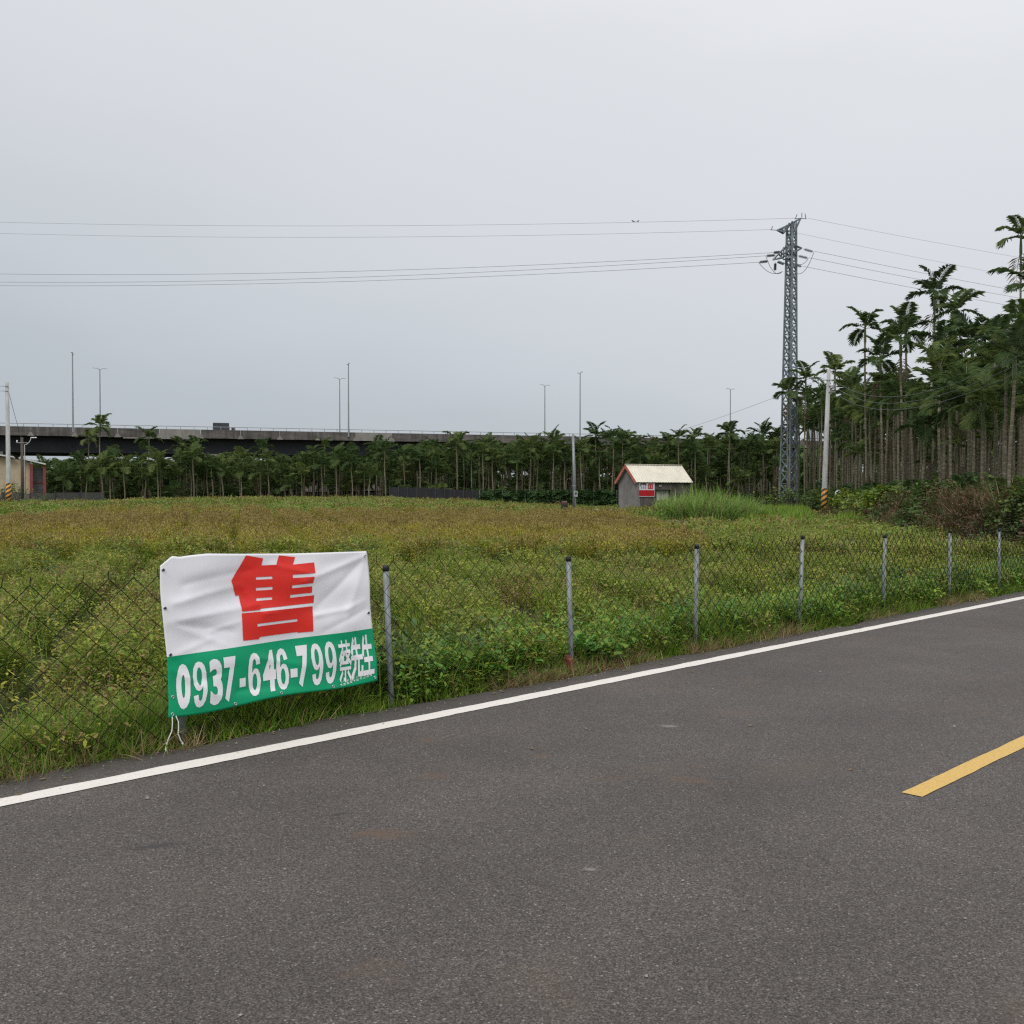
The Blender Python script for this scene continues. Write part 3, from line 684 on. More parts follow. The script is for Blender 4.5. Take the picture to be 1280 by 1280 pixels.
# tall lamps on both edges of the deck
M['lamp_pole'] = rough_mat('lamp_pole_paint', (.20, .22, .24), (.30, .32, .34), 3, .6)
M['lamp_head'] = rough_mat('lamp_head', (.55, .56, .58), (.7, .7, .7), 3, .5)
lamp_lbl = {(0, -76): 'tall grey lamp post on the overpass edge, leftmost of all the highway lamps', (0, -31): 'tall lamp post on the near edge of the overpass above the field centre',
            (0, 13.7): 'tall lamp post on the near edge of the overpass, between grey pole and hut', (1, -76): 'lamp post at the far edge of the overpass rising behind a tall palm',
            (1, -31): 'lamp post at the far edge of the overpass, the shorter of the close pair', (1, 13.7): 'thin lamp post at the far edge of the overpass left of the grey pole',
            (1, 52): 'lone faint lamp post behind the palms left of the lattice tower'}
def far_z(px_, ): return None
lamp0 = None
for (row, x, z_) in [(0, at(92, 178.6), 178.6), (0, at(436, 193), 193), (0, at(725, 207), 207), (1, at(126, 200), 200), (1, at(425, 217), 217), (1, at(681, 230.5), 230.5), (1, at(912.5, 239), 239)]:
    key = min([k for k in lamp_lbl if k[0] == row], key=lambda k: abs(k[1] - x))
    if lamp0 is None:
        t = thing('highway_lamp', (x, z_, 12.2), lamp_lbl[key], 'lamp post', 'lamp posts on the overpass')
        mb = MB(); mb.tube([(0, 0, 0), (0, 0, 13.6)], [.16, .09], 8); mb.build('pole', M['lamp_pole'], t)
        for sd_ in (-1, 1):
            mb = MB(); mb.tube([(0, 0, 13.4), (sd_ * .4, 0, 13.72), (sd_ * .7, 0, 13.78)], .05, 6); a_ = mb.build('lamp_arm', M['lamp_pole'], t)
            mb = MB(); mb.box((sd_ * .98, 0, 13.8), (.7, .3, .16)); bevel(mb.build('lamp_head', M['lamp_head'], a_), .04, 1)
        lamp0 = t
    else:
        t = copy_tree(lamp0); t.location = (x, z_, 12.2); t['label'] = lamp_lbl[key]
    t.rotation_euler = (0, 0, ANG + (PI / 2 if row == 0 else .3))
# box truck crossing the bridge
tr = thing('box_truck', (at(277, 193), 193.2, 12.22), 'dark box truck with a white cab driving across the overpass', 'truck', None, ANG)
m_dark = rough_mat('dark_tarp', (.022, .025, .032), (.05, .055, .065), 3, .7); m_cab = rough_mat('white_cab_paint', (.6, .6, .62), (.72, .72, .74), 2, .35)
mb = MB(); mb.box((-.1, 0, 1.72), (2.9, 2.1, 1.75)); bevel(mb.build('cargo_box', m_dark, tr), .05, 1)
mb = MB(); mb.prism([(1.42, .55), (3.0, .55), (3.0, 1.2), (2.6, 1.85), (1.42, 1.85)], -.95, .95); cb = bevel(recalc(mb.build('cab', m_cab, tr)), .05, 1)
m_glass = rough_mat('dark_glass', (.02, .025, .03), (.04, .045, .05), 2, .1)
mb = MB(); mb.box((2.1, -.955, 1.45), (.7, .02, .5)); mb.build('side_window', m_glass, cb)
for x in (-.9, 2.2):
    for y in (-.85, .85):
        mb = MB(); mb.tube([(x, y - .12, .4), (x, y + .12, .4)], .4, 16); mb.build('wheel', M['black'], tr)
mb = MB(); mb.box((.8, 0, .62), (4.0, .8, .18)); mb.build('chassis', M['black'], tr)

# ================================================================== PYLON
PZ = 95.0; PX = at(985.5, PZ)
m, nt, b = mat('galvanised_lattice')
nt.links.new(ramp(nt, [(.3, (.09, .115, .13)), (.6, (.20, .235, .26)), (.8, (.32, .35, .38))], noise(nt, 2, 5)).outputs[0], b.inputs['Base Color'])
b.inputs['Metallic'].default_value = .3; b.inputs['Roughness'].default_value = .55
M['lattice'] = m
pyl = thing('lattice_pylon', (PX, PZ, g1(PX, PZ)), 'tall grey steel lattice power pylon standing among the palms', 'pylon')
pyl.rotation_euler = (0, R(.6), R(38))
PH_ = hz(283, PZ) - g1(PX, PZ)
def pw(z): return .56 - .265 * z / PH_            # half width of the shaft
cs = [(-1, -1), (1, -1), (1, 1), (-1, 1)]
for cx, cy in cs:
    mb = MB(); mb.bar((cx * pw(0), cy * pw(0), 0), (cx * pw(PH_), cy * pw(PH_), PH_), .14); mb.build('leg', M['lattice'], pyl)
z = .2; k = 0; pmid = None
while z < PH_ - .6:
    dz = 1.15 - .25 * z / PH_; z2 = min(z + dz, PH_); mb = MB()
    for i in range(4):
        (ax, ay), (bx, by) = cs[i], cs[(i + 1) % 4]
        mb.bar((ax * pw(z), ay * pw(z), z), (bx * pw(z2), by * pw(z2), z2), .075)
        mb.bar((bx * pw(z) * .99, by * pw(z) * .99, z), (ax * pw(z2) * .99, ay * pw(z2) * .99, z2), .075)
        mb.bar((ax * pw(z2), ay * pw(z2), z2), (bx * pw(z2), by * pw(z2), z2), .06)
    mb.build('bracing', M['lattice'], pyl); z = z2; k += 1
# crossarms: laid out across the view, turned back into the tower's own frame
Rz = Matrix.Rotation(-R(38), 3, 'Z')
def L(px, py, dy=0.0): return Rz @ Vector((at(px, PZ) - PX - .0105 * (hz(py, PZ)), dy, hz(py, PZ) - g1(PX, PZ)))
mb = MB()
for dy in (-.35, .35):
    a1, a2, a3, tipl, tipr = L(980, 292, dy), L(992, 292, dy), L(986, 281, dy), L(971, 289), L(1000.5, 274)
    for p, q in ((a1, tipl), (L(981, 285, dy), tipl), (L(981, 285, dy), tipr), (a2, tipr), (L(985, 281, dy), a1), (L(989, 279, dy), a1), (L(989, 279, dy), a2), (L(994, 277, dy), L(993, 286, dy)), (L(976, 287, dy * .5), L(979, 291, dy * .5))):
        mb.bar(p, q, .10)
mb.build('peak_arm', M['lattice'], pyl)
mb = MB()
for p, q in ((tipl, L(963, 288.5)), (L(964, 288.5), L(965.5, 284)), (tipr, L(1008, 274.5)), (tipr, L(993, 274.5)), (L(994, 274.5), L(996, 269)), (L(1007, 274.5), L(1006, 268)), (L(1002, 273), L(1002, 267))): mb.bar(p, q, .05)
mb.build('horn', M['lattice'], pyl)
mb = MB()
for dy in (-.4, .4):
    for p, q in ((L(981, 310, dy), L(966, 326)), (L(981, 322, dy), L(966, 326)), (L(978, 314, dy), L(978, 323, dy)), (L(974, 317, dy), L(980, 323, dy)), (L(991, 308, dy), L(1002, 311)), (L(991, 317, dy), L(1002, 311)),
                 (L(991, 319, dy), L(996, 319.5)), (L(980, 309, dy), L(992, 318, dy)), (L(992, 309, dy), L(980, 318, dy)), (L(972, 328, dy * .5), L(980, 331, dy * .5)), (L(980, 324, dy), L(992, 324, dy))): mb.bar(p, q, .10)
mb.build('crossarm', M['lattice'], pyl)
M['insul'] = rough_mat('insulator_glaze', (.10, .12, .13), (.17, .19, .20), 6, .3)
def insulator(p, q):
    mb = MB(); p, q = Vector(p), Vector(q); d = (q - p); k = 10
    mb.tube([p, q], .03, 6)
    for i in range(k):
        c = p + d * (.12 + .76 * (i + .5) / k); mb.tube([c - d * .022, c, c + d * .022], [.05, .15, .05], 9)
    mb.build('insulator', M['insul'], pyl, False)
ins = [((960.5, 327.5), (948, 329)), ((969.5, 320), (957, 321)), ((976, 316), (966, 317)), ((1004, 312), (1016.5, 315.5)), ((997, 320.5), (1010, 323.5)), ((992, 331), (1002, 334)), ((969, 329), (968.5, 340))]
for (p, q) in ins: insulator(L(*p), L(*q))
mb = MB()
def arc(p, q, s, n=10): return [Vector(p).lerp(Vector(q), i / n) + Vector((0, 0, -s * 4 * (i / n) * (1 - i / n))) for i in range(n + 1)]
for p, q, s in (((948, 329), (978, 340), .55), ((957, 321), (977, 341), .7), ((1017, 316), (992, 340), .9), ((1010, 324), (993, 328), .4)): mb.tube(arc(L(*p), L(*q), s), .022, 5)
mb.build('jumper_cable', M['wire'], pyl)

# ------------------------------------------------------------------ wires
m, nt, b = mat('bare_conductor'); b.inputs['Base Color'].default_value = (.15, .158, .17, 1); b.inputs['Roughness'].default_value = .6
M['cable'] = m
m, nt, b = mat('pale_conductor'); b.inputs['Base Color'].default_value = (.22, .25, .25, 1); b.inputs['Roughness'].default_value = .5
M['pale_cable'] = m
def cable(name, p, q, sag, r, label, cat='power line', group=None, m=None, n=48):
    p, q = Vector(p), Vector(q); pts = [p.lerp(q, i / n) + Vector((0, 0, -sag * 4 * (i / n) * (1 - i / n))) for i in range(n + 1)]
    mb = MB(); mb.tube([x - p for x in pts], r, 5); o = mb.build(name, m or M['cable'], None, False, p); tag(o, label, cat, group); return pts
def PT(px, py, d): return Vector((at(px, d), d, hz(py, d)))
GW = 'wires between the pylons'
top_pts = cable('power_line', PT(993, 274.5, PZ), PT(-300, 268, 125), 1.1, .012, 'topmost thin wire running left from the pylon peak, with two birds', group=GW)
cable('power_line', PT(963, 288.5, PZ), PT(-300, 281, 125), 1.15, .012, 'second thin wire from the top running left from the pylon peak', group=GW)
for (p, y0, y1, sg, lb) in [((966, 317), 317, 334.6, 1.45, 'uppermost of the three heavy conductors left of the pylon'), ((957, 321), 321, 346, 1.5, 'middle of the three heavy conductors left of the pylon'),
                            ((948, 329), 329, 351, 1.35, 'lowest of the three heavy conductors left of the pylon')]:
    cable('power_line', PT(p[0], y0, PZ), PT(-300, y1, 125), sg, .017, lb, group=GW)
for (x0, y0, x1, y1, r, lb) in [(1008, 274.5, 1560, 368, .011, 'topmost thin wire running right from the pylon peak over the palms'), (995, 293, 1560, 396, .010, 'second thin wire running right from the pylon peak over the palms'),
                                (1016.5, 315.5, 1560, 412, .016, 'uppermost of the three heavy conductors right of the pylon'), (1010, 323.5, 1560, 420, .016, 'middle of the three heavy conductors right of the pylon'),
                                (1002, 334, 1560, 431, .016, 'lowest of the three heavy conductors right of the pylon')]:
    cable('power_line', PT(x0, y0, PZ), PT(x1, y1, 122), .35, r, lb, group=GW)
# birds
m_bird = rough_mat('dark_feathers', (.012, .013, .016), (.03, .03, .035), 20, .7)
def bird(p, rz, label):
    t = thing('bird', p, label, 'bird', 'birds perched on the top wires', rz); t.scale = (.72, .72, .85)
    mb = MB(); mb.tube([(-.15, 0, .08), (-.09, 0, .09), (0, 0, .12), (.08, 0, .15), (.12, 0, .17)], [.02, .055, .075, .06, .035], 10)
    mb.tube([(.10, 0, .17), (.14, 0, .20), (.18, 0, .20)], [.035, .05, .03], 10); mb.tube([(.17, 0, .20), (.23, 0, .19)], [.015, .002], 6); mb.build('body', m_bird, t, True)
    mb = MB(); mb.tube([(-.14, 0, .085), (-.32, 0, .03)], [.03, .045], 6); mb.build('tail', m_bird, t)
    for y in (-.065, .065):
        mb = MB(); mb.tube([(.06, y, .15), (-.05, y * 1.1, .12), (-.20, y * .6, .07)], [.02, .035, .008], 6); mb.build('wing', m_bird, t)
        mb = MB(); mb.tube([(.0, y * .5, .07), (.01, y * .4, .0)], .008, 5); mb.build('leg', m_bird, t)
def on_wire(pts, px):
    for a, b_ in zip(pts[:-1], pts[1:]):
        u0, u1 = 640 + 1280 * a.x / a.y, 640 + 1280 * b_.x / b_.y
        if min(u0, u1) <= px <= max(u0, u1): return a.lerp(b_, (px - u0) / (u1 - u0)) + Vector((0, 0, .015))
for px, rz, lb in ((790.5, PI, 'dark bird perched on the top wire with its tail out, left of its mate'), (797, .8, 'plump dark bird perched on the top wire, right of its mate')):
    p = on_wire(top_pts, px)
    if p: bird(p, rz, lb)

# ================================================================== ROADSIDE POLES
m, nt, b = mat('pole_concrete')
c = ramp(nt, [(.3, (.24, .245, .24)), (.55, (.38, .385, .375)), (.75, (.48, .48, .46))], noise(nt, 2.2, 7, mapped(nt, (1.5, 1.5, .5)), .7)).outputs[0]
nt.links.new(c, b.inputs['Base Color']); b.inputs['Roughness'].default_value = .85; M['pole'] = m
m, nt, b = mat('hazard_stripes')
tc = N(nt, 'ShaderNodeTexCoord'); sp = N(nt, 'ShaderNodeSeparateXYZ'); nt.links.new(tc.outputs['Object'], sp.inputs[0])
an = N(nt, 'ShaderNodeMath', operation='ARCTAN2'); nt.links.new(sp.outputs[0], an.inputs[0]); nt.links.new(mth(nt, 'MULTIPLY', sp.outputs[1], -1), an.inputs[1])
hlx = mth(nt, 'FRACT', mth(nt, 'ADD', mth(nt, 'MULTIPLY', sp.outputs[2], 2.75), mth(nt, 'MULTIPLY', an.outputs[0], -1 / (2 * PI) * 2)))
scu = ramp(nt, [(.3, (.6, .6, .6)), (.6, (1, 1, 1))], noise(nt, 6, 5)).outputs[0]
nt.links.new(mixc(nt, 1, mixc(nt, mth(nt, 'GREATER_THAN', hlx, .5), (.018, .017, .016), (.60, .27, .03)), scu, 'MULTIPLY'), b.inputs['Base Color']); b.inputs['Roughness'].default_value = .6
M['hazard'] = m
def utility_pole(x, d, top_py, label, r0, r1, leanx=0.0, band=2.0, band_from=0.0):
    z0 = g1(x, d); H = hz(top_py, d) - z0
    t = thing('utility_pole', (x, d, z0), label, 'utility pole')
    mb = MB(); mb.tube([(0, 0, -.4), (leanx * .0, 0, 0), (leanx, 0, H)], [r0, r0, r1], 16); o = mb.build('pole', M['pole'], t, True)
    if band:
        mb = MB(); f0, f1 = band_from / H, (band_from + band) / H
        mb.tube([(leanx * f0, 0, band_from), (leanx * f1, 0, band_from + band)], [r0 + .012 - (r0 - r1) * f0, r0 + .012 - (r0 - r1) * f1], 20, True); mb.build('warning_band', M['hazard'], t, True)
    return t, H
tR, HR = utility_pole(at(1029.5, 70), 70, 462, 'pale concrete utility pole with yellow and black band at the right edge of the field', .20, .125, .31, 1.75, .22)
mb = MB()
for z in (HR - .75, HR - 1.15, HR - 1.55): mb.bar((.33 * z / HR - .02, -.16, z), (.33 * z / HR + .42, -.16, z), .06)
mb.build('crossarm', M['rail'], tR)
mb = MB(); mb.bar((-.25, -.1, HR - .75), (.3, -.1, HR - .75), .06); mb.tube([(-.3, -.1, HR - .75), (-.3, -.1, HR - .55)], .05, 8); mb.build('bracket', M['rail'], tR)
GR = 'sagging wires right of the concrete pole'
for k, (dz, lb) in enumerate(((-.75, 'uppermost of three pale wires sagging in front of the palms at right'), (-1.15, 'middle of three pale wires sagging in front of the palms at right'), (-1.55, 'lowest of three pale wires sagging in front of the palms at right'))):
    cable('overhead_wire', (at(1029.5, 70) + .58, 69.84, g1(21, 70) + HR + dz), (13.2, 24, 5.86 + dz * .5), 1.4, .008, lb, 'wire', GR, M['cable'])
cable('overhead_wire', (at(1029.5, 70), 69.9, g1(21, 70) + HR - .6), PT(775, 557, 135), .5, .012, 'thin dark wire slanting down left from the concrete pole past the pylon', 'wire')
tL, HL = utility_pole(at(11, 85), 85, 478, 'pale concrete utility pole with yellow and black band at the left edge of the field', .20, .14, -.05, 2.0, .02)
mb = MB(); mb.bar((-.35, -.14, HL - .35), (.1, -.14, HL - .35), .05); mb.bar((-.35, -.14, HL - .75), (.1, -.14, HL - .75), .05); mb.build('crossarm', M['rail'], tL)
GL = 'wires leaving the left pole'
for dz, lb in ((-.35, 'upper thin wire leaving the left concrete pole out of the picture'), (-.75, 'lower thin wire leaving the left concrete pole out of the picture')):
    cable('overhead_wire', (at(11, 85) - .3, 84.85, g1(-41, 85) + HL + dz), (-75, 80, 9.3 + dz), .5, .012, lb, 'wire', GL)
xg = at(28, 97)
cable('stay_wire', (at(11, 85) + .1, 85, g1(-41, 85) + HL - .9), (xg, 97, hz(549, 97)), .15, .018, 'dark stay wire from the left concrete pole down to the brown post', 'wire')
# brown post with a small lamp, and the pale curved street lamp next to it
zb = g1(xg, 97); H = hz(547, 97) - zb
t = thing('wooden_pole', (xg, 97, zb), 'weathered brown wooden pole beside the cream farm building', 'pole')
mb = MB(); mb.tube([(0, 0, -.3), (.02, 0, H * .5), (0, 0, H)], [.15, .14, .12], 12); mb.build('shaft', rough_mat('weathered_wood', (.05, .04, .034), (.11, .09, .075), 3, .9, vscale=(3, 3, .3)), t, True)
mb = MB(); mb.bar((-.45, -.1, H - .5), (.6, -.1, H - .5), .06); cr_ = mb.build('crossarm', M['rail'], t)
mb = MB(); mb.tube([(-.4, -.12, H - .5), (-.4, -.12, H - .25)], [.10, .05], 10); mb.build('insulator', M['lamp_head'], cr_, True)
xs_ = at(31.5, 96); zb = g1(xs_, 96); H = hz(556, 96) - zb
t = thing('street_lamp', (xs_, 96, zb), 'slim pale street lamp with a curved arm beside the brown pole', 'street lamp')
mb = MB(); mb.tube([(0, 0, -.2), (0, 0, H)] + [(.62 * math.sin(k * .26), 0, H + .85 * (1 - math.cos(k * .26))) for k in range(1, 6)], [.055, .045] + [.035] * 5, 8); mb.build('pole', rough_mat('pale_paint', (.42, .43, .42), (.55, .55, .54), 4, .6), t, True)
mb = MB(); mb.box((.85, 0, H + .66), (.55, .18, .10)); bevel(mb.build('lamp_head', M['lamp_head'], t), .03, 1)
# slender metal pole with meter box in the field by the hut
xm = at(718, 87); zb = g1(xm, 87); H = hz(543, 87) - zb
t = thing('metal_pole', (xm, 87, zb), 'slim grey pole with a small meter box standing left of the hut', 'pole')
mb = MB(); mb.tube([(0, 0, -.3), (-.02, 0, H * .5), (-.13, 0, H)], [.165, .14, .10], 14); mb.build('shaft', M['galv'], t, True)
mb = MB(); mb.box((.10, -.20, 1.45), (.34, .22, .5)); bx = bevel(mb.build('meter_box', rough_mat('meter_grey', (.20, .23, .22), (.30, .33, .31), 5, .6), t), .02, 1)
mb = MB(); mb.box((.10, -.322, 1.5), (.16, .02, .16)); mb.build('meter_glass', m_glass, bx)
mb = MB(); mb.tube([(.10, -.19, 1.2), (.10, -.18, -.1)], .03, 6); mb.build('conduit', M['galv'], t)
mb = MB(); mb.tube([(-.02, 0, 2.1), (-.02, 0, 2.18)], .165, 14); mb.build('strap', M['rail'], t)

# ================================================================== HUT
HD = 86.0
hut = thing('hut', (at(822.5, HD), HD + 1.4, g1(at(819, HD), HD)), 'small grey brick field hut with cream roof and red gable trim', 'hut')
m, nt, b = mat('old_cement_brick')
bk = N(nt, 'ShaderNodeTexBrick'); bk.inputs['Scale'].default_value = 5; bk.inputs['Color1'].default_value = (.10, .09, .086, 1); bk.inputs['Color2'].default_value = (.14, .127, .118, 1); bk.inputs['Mortar'].default_value = (.06, .055, .052, 1)
bk.inputs['Mortar Size'].default_value = .012; tc = N(nt, 'ShaderNodeTexCoord'); nt.links.new(mapped(nt, (1, 1, 1), rot=(R(90), 0, 0), vec=tc.outputs['Object']), bk.inputs['Vector'])
stn = ramp(nt, [(.35, (.45, .44, .45)), (.65, (1.15, 1.12, 1.1))], noise(nt, 1.3, 6)).outputs[0]
nt.links.new(mixc(nt, 1, bk.outputs[0], stn, 'MULTIPLY'), b.inputs['Base Color']); b.inputs['Roughness'].default_value = .95
m_brick = m
m_plas = rough_mat('grey_render', (.115, .11, .105), (.225, .215, .205), 1.3, .95, vscale=(1.1, 1.1, .7))
# local: long wall along x (4.5 m), gable end on the left, front wall towards the road; whole hut turned a little
hut.rotation_euler = (0, 0, R(29)); HL_, HW, EV, RI = 5.5, 2.8, 2.62, 3.95
x0, x1 = -HL_ / 2 - .15, HL_ / 2 - .15; y0, y1 = -HW / 2, HW / 2
wx0, wx1, wz0, wz1 = x0 + 1.95, x0 + 3.2, .98, 1.84
mb = MB()
for (a, c_, d_, e_) in ((x0, wx0, 0, EV), (wx1, x1, 0, EV), (wx0, wx1, 0, wz0), (wx0, wx1, wz1, EV)): mb.box(((a + c_) / 2, y0 + .06, (d_ + e_) / 2), (c_ - a, .12, e_ - d_))
mb.build('front_wall', m_brick, hut)
mb = MB(); mb.box(((x0 + x1) / 2, y1 - .06, EV / 2), (HL_, .12, EV)); mb.build('back_wall', m_brick, hut)
gable = [(y0 + .12, 0), (y1 - .12, 0), (y1 - .12, EV), (0, RI - .06), (y0 + .12, EV)]
for (a, mm) in ((x0, m_plas), (x1 - .12, m_brick)):
    mb = MB(); n5 = 5; vs = [(a, y, z) for y, z in gable] + [(a + .12, y, z) for y, z in gable]
    mb.add(vs, [tuple(range(5)), tuple(range(9, 4, -1))] + [(i, i + 5, (i + 1) % 5 + 5, (i + 1) % 5) for i in range(5)]); recalc(mb.build('gable_wall', mm, hut))
m_roof = rough_mat('cream_roof_sheet', (.60, .57, .47), (.72, .69, .59), 1.2, .6)
m_trim = rough_mat('red_trim', (.36, .085, .06), (.50, .15, .11), 3, .6)
sl = math.hypot(HW / 2 + .16, (RI - EV) * (HW / 2 + .16) / (HW / 2)); an = math.atan2(RI - EV, HW / 2)
for sd_ in (-1, 1):
    mb = MB(); nrib = 21; xa, xb = x0 - .24, x1 + .14; wv = (xb - xa) / nrib
    rot = Matrix.Rotation(sd_ * -an, 3, 'X')
    for i in range(nrib):   # trapezoid-rib sheets, each rib proud of the pan
        for q0, q1, hh in ((0, .62, .03), (.62, .74, .055), (.74, .88, .07), (.88, 1, .055)):
            cx = xa + wv * (i + (q0 + q1) / 2); c0 = rot @ Vector((0, sd_ * sl / 2, hh / 2)); mb.box((cx, c0.y, c0.z + RI), (wv * (q1 - q0), sl, hh), rot)
    mb.build('roof', m_roof, hut)
mb = MB(); mb.box(((x0 + x1) / 2 - .05, 0, RI + .06), (HL_ + .36, .26, .05)); mb.build('ridge_cap', m_roof, hut)
for xx in (x0 - .27, x1 + .15):
    for sd_ in (-1, 1):
        rot = Matrix.Rotation(sd_ * -an, 3, 'X'); c0 = rot @ Vector((0, sd_ * sl / 2, -.07)); mb = MB(); mb.box((xx, c0.y, c0.z + RI), (.05, sl + .02, .22), rot); mb.build('gable_trim', m_trim, hut)
mb = MB(); mb.box((x0 - .04, 0, RI - .35), (.07, .28, .30)); mb.build('vent', m_trim, hut)
mb = MB()
for (a, c_, d_, e_) in ((wx0, wx1, wz1 - .06, wz1), (wx0, wx1, wz0, wz0 + .06), (wx0, wx0 + .06, wz0 + .06, wz1 - .06), (wx1 - .06, wx1, wz0 + .06, wz1 - .06)): mb.box(((a + c_) / 2, y0 + .05, (d_ + e_) / 2), (c_ - a, .06, e_ - d_))
wf = mb.build('window_frame', rough_mat('window_grey', (.35, .36, .35), (.45, .45, .44), 5, .6), hut)
m_shut = rough_mat('pale_shutter', (.40, .41, .39), (.55, .56, .53), 2, .6, vscale=(3, 1, 1))
for k in range(5):
    w5 = (wx1 - wx0 - .12) / 5; mb = MB(); mb.box((wx0 + .06 + w5 * (k + .5), y0 + .055, (wz0 + wz1) / 2), (w5 - .015, .03, wz1 - wz0 - .125)); mb.build('shutter_slat', m_shut, wf)
mb = MB(); mb.box(((wx0 + wx1) / 2 + .05, y0 - .14, wz1 + .05), (wx1 - wx0 + .3, .28, .06)); mb.build('window_hood', rough_mat('dark_cement', (.05, .046, .045), (.09, .08, .078), 3, .9), hut)
mb = MB(); mb.box((wx0 + .35, y0 - .03, wz1 + .36), (.26, .05, .12)); mb.build('house_plate', rough_mat('plate_grey', (.3, .3, .3), (.4, .4, .4), 9, .6), hut)
mb = MB(); mb.box((x0 + .03, y0 - .03, .55), (.30, .16, 1.1)); mb.box((x0 + .02, y0 - .015, 1.75), (.22, .10, 1.3)); bevel(mb.build('corner_pier', m_plas, hut), .01, 1)
# signboard on the hut wall: its print is too small to read, only blocks of colour
sgn = thing('sign_board', hut.matrix_basis @ Vector((x0 + .88, y0 - .05, 1.86)), 'red and white signboard with blue and red print on the hut wall', 'sign', None, hut.rotation_euler.z)
SW, SH = 1.62, 1.14
def plain(name, col, r=.5): return rough_mat(name, tuple(c * .88 for c in col), col, 6, r)
mS_w, mS_r, mS_b, mS_k = plain('sign_white', (.72, .72, .75)), plain('sign_red', (.50, .012, .02)), plain('sign_blue', (.16, .25, .42)), plain('sign_black', (.02, .02, .025))
mb = MB(); mb.box((0, 0, 0), (SW, .03, SH)); mb.build('board', mS_w, sgn)
mb = MB(); mb.box((0, -.019, -.27), (SW - .07, .006, .50)); mb.build('red_band', mS_r, sgn)
mb = MB(); mb.box((.36, -.019, .30), (.52, .006, .44)); pr = mb.build('red_print', mS_r, sgn)
mb = MB(); mb.box((-.36, -.019, .48), (.60, .006, .12)); mb.box((-.63, -.019, .37), (.08, .006, .1)); mb.box((-.09, -.019, .37), (.08, .006, .1)); mb.build('black_print', mS_k, sgn)
mb = MB()
for k in range(3):
    cx = -.56 + k * .2
    for (dx, dz, w, h) in ((0, .10, .14, .03), (0, .0, .15, .03), (0, -.1, .13, .03), (-.03, -.02, .03, .26), (.05, -.05, .03, .2)): mb.box((cx + dx, -.0195 - .0002 * (w > h), .24 + dz), (w, .006, h))
mb.build('blue_print', mS_b, sgn)
mb = MB()
for (cx, cz) in ((.24, .30), (.47, .30)):
    for (dx, dz, w, h) in ((0, .11, .15, .022), (0, .0, .16, .022), (0, -.12, .15, .022), (0, -.01, .022, .24)): mb.box((cx + dx, -.0235 - .0003 * (w > h), cz + dz), (w, .004, h))
mb.build('white_strokes', mS_w, pr)
# hand tiller parked beside the pole
tl = thing('hand_tiller', (at(704, 86), 86, g1(at(704, 86), 86)), 'small dark walking tiller with a long handlebar parked left of the grey pole', 'tiller', None, R(12))
m_en = rough_mat('oily_metal', (.02, .018, .018), (.06, .05, .048), 8, .6); m_tr = rough_mat('faded_red_paint', (.16, .06, .05), (.26, .12, .10), 6, .6)
for y in (-.25, .25):
    mb = MB(); mb.tube([(.12, y - .06, .26), (.12, y + .06, .26)], .27, 18); w_ = mb.build('wheel', M['black'], tl)
    mb = MB(); mb.tube([(.12, y - .07, .26), (.12, y + .07, .26)], .10, 10); mb.build('hub', m_tr, w_)
mb = MB(); mb.box((.12, 0, .52), (.5, .34, .34)); mb.tube([(.3, .1, .6), (.3, .1, .92)], .035, 8); bevel(mb.build('engine', m_en, tl), .03, 1)
mb = MB(); mb.box((.12, 0, .76), (.40, .28, .14)); bevel(mb.build('fuel_tank', m_tr, tl), .03, 1)
for y in (-.2, .2):
    mb = MB(); mb.tube([(-.05, y * .5, .5), (-.4, y, .78), (-.72, y * 1.4, .84)], .022, 8); h_ = mb.build('handlebar', m_tr, tl, True)
    mb = MB(); mb.tube([(-.70, y * 1.4, .838), (-.90, y * 1.45, .85)], .035, 8); mb.build('grip', M['black'], h_)
mb = MB(); mb.bar((-.1, 0, .4), (-.28, 0, .0), .05); mb.build('stand', m_en, tl)
# ================================================================== FARM BUILDING AT THE LEFT
FD = 104.0; zb = g1(-50, FD) - .05
def atb(px, d=None): return (px - 38) / 1280 * FD * .905      # along the front, measured from its right corner
bx0, bx1 = atb(-60), atb(38)
barn = thing('farm_building', (at(38, FD), FD, zb), 'cream farm building with pale lean-to roof, red pillars and roller shutter at the far left', 'building', None, R(24.5))
m_cream = rough_mat('cream_render', (.34, .27, .175), (.47, .39, .27), 1.2, .9)
m_rpost = rough_mat('red_oxide', (.16, .028, .026), (.24, .05, .045), 3, .7)
m_shtr = rough_mat('shutter_grey', (.075, .08, .088), (.12, .125, .135), 2, .6)
m_rf = rough_mat('pale_metal_roof', (.48, .48, .47), (.62, .61, .60), 1, .5)
mb = MB(); mb.prism([(bx0, 0), (bx1, 0), (bx1, hz(577.5, FD) - zb), (atb(18, FD), hz(574, FD) - zb), (bx0, hz(564.5, FD) - zb)], 0, 4); recalc(mb.build('wall', m_cream, barn))
def slab(name, xa, za, xb, zb_, y0, y1, th, m, par):
    mb = MB(); mb.prism([(xa, za), (xb, zb_), (xb, zb_ + th), (xa, za + th)], y0, y1); return recalc(mb.build(name, m, par))
slab('roof', atb(24, FD), hz(573.5, FD) - zb, atb(57.5, FD), hz(581, FD) - zb, -.5, 4.3, .14, m_rf, barn)
slab('roof', atb(-62, FD), hz(563, FD) - zb, atb(18, FD), hz(572.5, FD) - zb, -.6, 4.3, .14, m_rf, barn)
for px in (39.5, 56):
    mb = MB(); mb.box((atb(px, FD), -.1, (hz(580, FD) - zb) / 2), (.28, .3, hz(580, FD) - zb - .02)); mb.build('pillar', m_rpost, barn)
sx0, sx1 = atb(41.2, FD), atb(55, FD); shz = hz(581, FD) - zb - .3
shp = None
